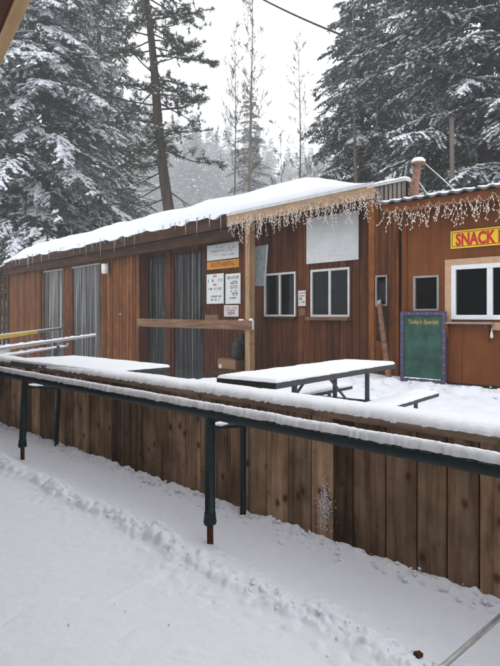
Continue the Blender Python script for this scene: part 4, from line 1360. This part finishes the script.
# ================================================================== POLE AND WIRES
p = at(452, 190, 24)
top = at(452, 118, 24).z
o = obj('utility_pole', MB().tube([(p.x, p.y, -.3), (p.x + .03, p.y, 5), (p.x - .02, p.y, top)], [.12, .105, .095], 12), 'pole', org=(p.x, p.y, 0))
tag(o, 'bare grey wooden pole standing behind the snack shack roof', 'pole')
o = obj('guy_wire', MB().tube([at(421, 160, 16), at(440, 176.5, 15.2), at(462, 197, 14.3)], .014, 5), 'wire', org=tuple(at(421, 160, 16)))
tag(o, 'thin pale wire running from the vent cap down to the shack roof', 'wire')
a_, b_ = at(225, -22, 21), at(560, 99, 11.5)
pts = []
for k in range(41):
    s = k / 40; q = a_.lerp(b_, s); q.z -= .42 * 4 * s * (1 - s); pts.append(q)
# second guide so the cable passes where the photograph shows it
o = obj('power_cable', MB().tube(pts, .03, 8), 'cable', org=tuple(pts[0])); tag(o, 'thick black overhead cable crossing the sky to the upper right', 'cable')

# ================================================================== TREES
G_big = conifer_meshes(36, 8.8, 101, .14, 300, 5.2, .09, .30, .075, 1.7, .58, .70, .38, 'needles', .20, 24, .03, .42, 7)
put_conifer('spruce_tree', 'big snow laden spruce at the left, its boughs hanging over the roof', 46, 39, G_big, rz=.6)
G_l2 = conifer_meshes(30, 6.2, 102, .24, 230, 4.6, .09, .30, .075, 1.7, .55, .75, .32, 'needles', .20, 24, .03, .42, 7)
put_conifer('spruce_tree', 'dark snowy spruce cut by the left picture edge, below the shelter roof corner', -30, 38, G_l2)
G_l3 = conifer_meshes(40, 6.0, 103, .12, 260, 4.2, .11, .36, .085, .6, .35, .6, .34, 'needles2', .16, 34)
put_conifer('fir_tree', 'tall greyer fir between the big spruce and the leaning pine', 98, 50, G_l3, rz=1.0)
G_r1 = conifer_meshes(27, 7.4, 104, .06, 330, 5.2, .09, .30, .075, 1.7, .48, .78, .3, 'needles2', .12)
put_conifer('fir_tree', 'grey green fir with a pointed outline, left edge of the right hand trees', 362, 39, G_r1)
G_r2 = conifer_meshes(38, 9.0, 105, .10, 330, 4.8, .085, .28, .075, 1.7, .42, .55, .42, 'needles2', .12, 20)
put_conifer('fir_tree', 'massive dark fir at the right edge, filling the upper right corner', 487, 29, G_r2)
G_r3 = conifer_meshes(36, 7.0, 106, .08, 300, 4.8, .095, .30, .08, 1.7, .46, .6, .32, 'needles2', .12, 28)
put_conifer('fir_tree', 'tall fir between the pointed fir and the massive dark fir', 424, 43, G_r3, rz=2.0)

# thin dead trunk in front of the pointed fir
def limb(mb, p, d, ln, r, depth, g, gen=0, spread=.8, up=.15, n3=4):
    pts = [p.copy()]; q = p.copy(); dd_ = d.copy(); seg = 4
    for k in range(seg):
        dd_ = (dd_ + Vector((g.uniform(-.14, .14), g.uniform(-.14, .14), g.uniform(-.06, .10) + up * .15))).normalized()
        q = q + dd_ * ln / seg; pts.append(q.copy())
    mb.tube(pts, [r * (1 - .2 * k) for k in range(seg + 1)], n3 if gen else 6, .5, cap=False)
    if depth <= 0: return
    kids = g.randint(3, 5)
    for k in range(kids):
        i = g.randint(1, seg)
        s = Vector((g.uniform(-1, 1), g.uniform(-1, 1), g.uniform(-.1, .8))).normalized()
        limb(mb, pts[i], (dd_ + s * spread).normalized(), ln * g.uniform(.4, .65), max(.015, r * .6), depth - 1, g, gen + 1, spread, up, 3)


def bare_tree(name, label, px, Y, py_top, r0, nl, zb0, lmax, seed, bark='pale_bark', lean=0.0, depth=2, cat='tree', up=.3, snow_amt=0):
    g = random.Random(seed)
    X = (px - CX) / F * Y; z0 = float(ground_z(X, Y))
    H = at(px, py_top, Y).z - z0
    t = thing(name, label, cat, W0, (X, Y, z0))
    pts = [Vector((X + lean * s + .12 * math.sin(s * 5 + seed), Y + .1 * math.sin(s * 4), z0 - .5 + (H + .5) * s)) for s in np.linspace(0, 1, 12)]
    obj('trunk', MB().tube(pts, [r0 * (1 - .88 * k / 11) for k in range(12)], 8, .5), bark, t)
    mb = MB()
    for k in range(nl):
        s = zb0 + (1 - zb0) * (k + g.random()) / nl
        i = min(10, int(s * 11)); p = pts[i].lerp(pts[i + 1], s * 11 - i)
        az = g.uniform(0, 2 * PI); e_ = g.uniform(.0, .8) * (.4 + s) + up * .5
        d = Vector((math.cos(az), math.sin(az), e_)).normalized()
        ln = lmax * (1.15 - s * .8) * g.uniform(.45, 1.1)
        limb(mb, p, d, ln, max(.022, r0 * .2 * (1.2 - s)), depth, g, 0, .75, up)
    obj('crown', mb, 'twig', t)
    return t


bare_tree('bare_tree', 'tall bare tan trunked tree in the middle of the sky gap', 251, 46, -4, .19, 44, .42, 3.0, 3, depth=3)
bare_tree('bare_tree', 'thinner grey bare tree just left of the tall tan one', 236, 47, 28, .10, 26, .5, 2.4, 4, 'twig', -.2, depth=3)
bare_tree('bare_tree', 'slender bare tree alone in the sky gap left of the dark firs', 299, 50, 42, .13, 30, .4, 2.2, 5, 'twig', .0, depth=3)
bare_tree('bare_tree', 'low bare sapling between the tall tan tree and the slender one', 282, 44, 126, .07, 20, .35, 1.7, 6, 'twig', depth=3)
bare_tree('dead_tree', 'bare reddish grey trunk with stub branches in front of the pointed fir', 358, 33, -20, .17, 36, .25, 1.2, 7, 'twig', -.2, 1)
bare_tree('dead_tree', 'second thin bare trunk close to the tallest fir on the right', 377, 36, -10, .11, 26, .3, 1.2, 8, 'twig', .2, 1)


def bare_bush(label, px, Y, py_top, wid, n, seed):
    g = random.Random(seed); X = (px - CX) / F * Y; z0 = float(ground_z(X, Y)); H = at(px, py_top, Y).z - z0
    t = thing('bare_bush', label, 'bush', W0, (X, Y, z0), 'bare snowy bushes behind the shack')
    mb = MB(); sn = MB()
    for k in range(n):
        az = g.uniform(0, 2 * PI); d = Vector((math.cos(az) * .4, math.sin(az) * .4, 1)).normalized()
        limb(mb, Vector((X + g.uniform(-wid, wid) * .5, Y + g.uniform(-.8, .8), z0)), d, H * g.uniform(.28, .5), .022, 3, g, 0, .8, .02)
    obj('branches', mb, 'twig', t)
    me = mb.v; r = np.random.default_rng(seed)
    pk = np.array(me)[r.random(len(me)) < .035]
    a = r.uniform(.02, .05, len(pk)); V, Fc = clumps(pk + np.array([0, 0, .02]), r.normal(0, 1, pk.shape) * np.array([1, 1, .3]), a * 2.2, a, a * .8, r)
    s = link_mesh('snow_cover', np_mesh('snow_cover', V - np.array([X, Y, z0]), Fc, 'treesnow'), t); s['kind'] = 'stuff'
    return t


bare_bush('bare snowy bush right behind the vent pipe', 425, 19, 146, 2.2, 9, 1)
bare_bush('bare snowy bush behind the shack roof beside the grey pole', 448, 20, 150, 2.0, 8, 2)
bare_bush('bare snowy bush at the right edge behind the shack roof', 485, 19, 148, 2.6, 10, 3)


# leaning ponderosa pine
def ponderosa():
    g = random.Random(12); r = np.random.default_rng(12)
    Y = 31; X0 = (187 - CX) / F * Y; z0 = float(ground_z(X0, Y)); H = 26.0
    t = thing('pine_tree', 'tall pine with a bare leaning trunk and tufted crown behind the roof', 'tree', W0, (X0, Y, z0))
    tx = lambda z: X0 - .118 * z + .10 * math.sin(z * .45)
    pts = [Vector((tx(z), Y, z0 + z)) for z in np.linspace(-.5, H, 24)]
    obj('trunk', MB().tube(pts, [.37 * (1 - .8 * (k / 23) ** 1.2) for k in range(24)], 14, .5), 'bark', t)
    mb = MB(); tufts = []
    def twigs(p, d, ln, n):
        for k in range(n):
            s = g.uniform(.3, 1); q = p + d * ln * s
            dv = (d * .6 + Vector((g.uniform(-1, 1), g.uniform(-1, 1), g.uniform(-.4, .7))).normalized() * .9).normalized()
            l2 = g.uniform(.3, .8); e_ = q + dv * l2
            mb.tube([q, q.lerp(e_, .5) + Vector((0, 0, -.03)), e_], [.018, .013, .008], 4, .5, cap=False)
            tufts.append((e_, dv)); tufts.append((q.lerp(e_, .6), dv))
    for k in range(84):
        z = 10.3 + (H - 10.3) * ((k + g.random()) / 84)
        az = g.uniform(0, 2 * PI)
        ln = (3.3 if z < 20 else 3.3 * (H - z) / 6 + .4) * g.uniform(.6, 1.08)
        d = Vector((math.cos(az), math.sin(az), g.uniform(-.3, .15)))
        p = Vector((tx(z), Y, z0 + z)); m_ = p + d * ln * .5 + Vector((0, 0, g.uniform(-.15, .1))); e_ = p + d * ln + Vector((0, 0, g.uniform(-.3, .4)))
        mb.tube([p, m_, e_], [.05, .034, .014], 5, .5, cap=False)
        twigs(p, (e_ - p).normalized(), ln, g.randint(11, 15)); tufts.append((e_, (e_ - p).normalized()))
    # bare lower limbs
    for z, az, ln in ((9.3, 3.3, 2.6), (8.6, 2.9, 2.2), (7.9, .2, 2.4), (9.0, .4, 2.0), (7.3, 3.6, 1.8), (10.0, 3.0, 2.8)):
        d = Vector((math.cos(az), math.sin(az), g.uniform(-.5, -.15))); p = Vector((tx(z), Y, z0 + z))
        limb(mb, p, d.normalized(), ln, .045, 2, g, 0, .6, -.2)
    obj('branches', mb, 'bark', t)
    P = []; D = []
    for e_, dv in tufts:
        n = 26
        dd_ = norm(r.normal(0, .75, (n, 3)) + np.array(dv)[None] * .9 + np.array([0, 0, .1]))
        P.append(np.repeat(np.array(e_)[None], n, 0) - np.array(dv)[None] * r.uniform(0, .18, (n, 1))); D.append(dd_)
    P = np.concatenate(P); D = np.concatenate(D); n = len(P)
    V, Fc = cards(P, D, r.uniform(.14, .30, n), r.uniform(.010, .020, n), r)
    o = np.array([X0, Y, z0])
    link_mesh('crown', np_mesh('crown', V - o, Fc, 'pine_needles'), t)
    c = np.array([np.array(e_) for e_, dv in tufts]); c = c[r.random(len(c)) < .8]; k = len(c); a = r.uniform(.05, .14, k)
    V, Fc = clumps(c + np.array([0, 0, .08]) - o, r.normal(0, 1, (k, 3)) * np.array([1, 1, .2]), a, a * .75, a * .5, r)
    link_mesh('snow_cover', np_mesh('snow_cover', V, Fc, 'treesnow'), t)


ponderosa()

# young conifer behind the tall bare tree, and the fog-faded conifers far behind
G_y = conifer_meshes(26, 5.2, 120, .05, 170, 5, .13, .36, .09, .7, .35, .8, .16, 'needles2', .12)
put_conifer('fir_tree', 'young feathery fir behind the tall tan bare tree', 250, 96, G_y)
G_f1 = conifer_meshes(22, 4.4, 130, .04, 200, 4, .15, .46, .12, .4, .4, .8, .25, 'needles2', .2)
G_f2 = conifer_meshes(19, 4.0, 131, .04, 180, 4, .15, .46, .12, .35, .45, .7, .22, 'needles2', .2)
far = [
    (196, 212, 112, 0, 'fog faded fir just right of the leaning pine trunk'),
    (216, 238, 132, 1, 'fog faded fir left of the thin grey bare tree'),
    (181, 263, 150, 1, 'small fog faded fir tucked behind the leaning pine trunk'),
    (132, 231, 98, 0, 'fog faded fir showing between the big spruce and the leaning pine'),
    (148, 270, 92, 1, 'pale misty fir close left of the leaning pine trunk'),
    (112, 290, 80, 0, 'pale misty fir behind the tips of the big spruce'),
    (232, 295, 150, 0, 'pale misty fir behind the young feathery fir, on its left'),
    (268, 277, 150, 1, 'pale misty fir behind the young feathery fir, on its right'),
    (286, 316, 158, 0, 'faint far fir low behind the bare sapling'),
    (311, 290, 146, 1, 'faint far fir right of the slender bare tree'),
    (325, 231, 118, 0, 'misty fir at the foot of the pointed fir on the right'),
    (206, 334, 142, 0, 'faintest far fir behind the two misty firs right of the pine'),
    (394, 205, 40, 0, 'misty fir filling the gap right of the pointed fir'),
    (452, 198, 30, 1, 'misty fir behind the grey pole'),
    (20, 226, 120, 0, 'misty fir behind the trunk of the big spruce'),
]
fr = random.Random(77)
for k in range(34):
    px = 86 + 250 * (k + fr.random()) / 34
    pt = (112 if px < 215 else 150 if px > 262 else 135) + fr.uniform(-14, 22)
    far.append((px, fr.uniform(215, 330), pt, fr.randint(0, 1), 'faint fir among the fog faded trees massed on the slope behind the roof'))
shared = {}
for i, (px, Y, pt, k, lab) in enumerate(far):
    X = (px - CX) / F * Y; z0 = float(ground_z(X, Y)); s = (at(px, pt, Y).z - z0) / (22 if k == 0 else 19)
    if k not in shared:
        t, sh_ = put_conifer('fir_tree', lab, px, Y, (G_f1, G_f2)[k], group='fog faded firs on the slope', rz=i * 1.3, s=s); shared[k] = sh_
    else:
        put_conifer('fir_tree', lab, px, Y, None, group='fog faded firs on the slope', rz=i * 1.3, s=s, share=shared[k])

# distant cabin glimpsed through the spruce
p = at(36, 225, 56)
cz = float(ground_z(p.x, p.y))
cab = thing('cabin', 'reddish brown cabin glimpsed through the spruce boughs at the left', 'building', W0, (p.x, p.y, cz))
z0, z1_ = at(36, 250, 56).z - 3, at(36, 212, 56).z
obj('wall', MB().box(p.x - 3.2, p.x + 3.4, p.y, p.y + 5, min(z0, cz - .5), z1_), 'cabin', cab)
rf = obj('roof', MB().hexa([(p.x - 3.8, p.y - .5, z1_), (p.x + 4, p.y - .5, z1_), (p.x + 4, p.y + 5.5, z1_ + 1.6), (p.x - 3.8, p.y + 5.5, z1_ + 1.6)],
                      [(p.x - 3.8, p.y - .5, z1_ + .2), (p.x + 4, p.y - .5, z1_ + .2), (p.x + 4, p.y + 5.5, z1_ + 1.8), (p.x - 3.8, p.y + 5.5, z1_ + 1.8)]), 'cabin', cab)

# ================================================================== AIR, SKY, LIGHT, CAMERA
mh = bpy.data.materials.new('haze'); mh.use_nodes = True
nt = mh.node_tree; nt.nodes.remove(nt.nodes['Principled BSDF'])
pv = N(nt, 'ShaderNodeVolumePrincipled')
pv.inputs['Color'].default_value = (.95, .96, .97, 1); pv.inputs['Density'].default_value = .0021; pv.inputs['Anisotropy'].default_value = .0
L(nt, pv.outputs[0], nt.nodes['Material Output'].inputs['Volume'])
o = obj('haze', MB().box(-540, 540, -540, 540, -3.5, 150), mh, org=(0, 0, 0)); tag(o, 'pale snowy mist hanging in the air between the trees', 'haze', kind='stuff')

w = bpy.data.worlds.new('World'); scene.world = w; w.use_nodes = True
nt = w.node_tree; bg = nt.nodes['Background']
sky = N(nt, 'ShaderNodeTexSky', sky_type='NISHITA'); sky.sun_disc = False
sky.sun_elevation = math.radians(42); sky.sun_rotation = math.radians(35)
sky.air_density = 1.0; sky.dust_density = 4.0
tc = N(nt, 'ShaderNodeTexCoord')
cl = noise(nt, tc.outputs['Generated'], 1.6, 3, .5)
cloud = ramp(nt, cl, [(.3, (9.0, 9.25, 9.6)), (.7, (11.0, 11.2, 11.4))])
L(nt, mixc(nt, .88, sky.outputs[0], cloud), bg.inputs['Color'])
bg.inputs['Strength'].default_value = .115

sd = bpy.data.lights.new('sun', 'SUN'); sd.energy = .55; sd.angle = math.radians(25); sd.color = (1, .97, .93)
so = bpy.data.objects.new('sun', sd); col.objects.link(so)
az, el = math.radians(35), math.radians(42)
so.rotation_euler = Vector((-math.sin(az) * math.cos(el), -math.cos(az) * math.cos(el), -math.sin(el))).to_track_quat('-Z', 'Y').to_euler()

cam = bpy.data.cameras.new('camera'); co = bpy.data.objects.new('camera', cam); col.objects.link(co)
co.location = (0, 0, EYE); co.rotation_euler = (PI / 2, 0, 0)
cam.sensor_fit = 'VERTICAL'; cam.sensor_height = 24; cam.lens = F / 666 * 24
cam.shift_y = (HY - 333) / 666
cam.clip_start = .05; cam.clip_end = 2000
scene.camera = co

vs = scene.view_settings
vs.view_transform = 'Standard'; vs.look = 'None'; vs.exposure = 0.74; vs.gamma = 1; vs.use_curve_mapping = False
cy = scene.cycles
cy.max_bounces = 8; cy.diffuse_bounces = 5; cy.glossy_bounces = 3; cy.transmission_bounces = 4; cy.transparent_max_bounces = 8
cy.volume_bounces = 1; cy.use_denoising = True
cy.caustics_reflective = False; cy.caustics_refractive = False
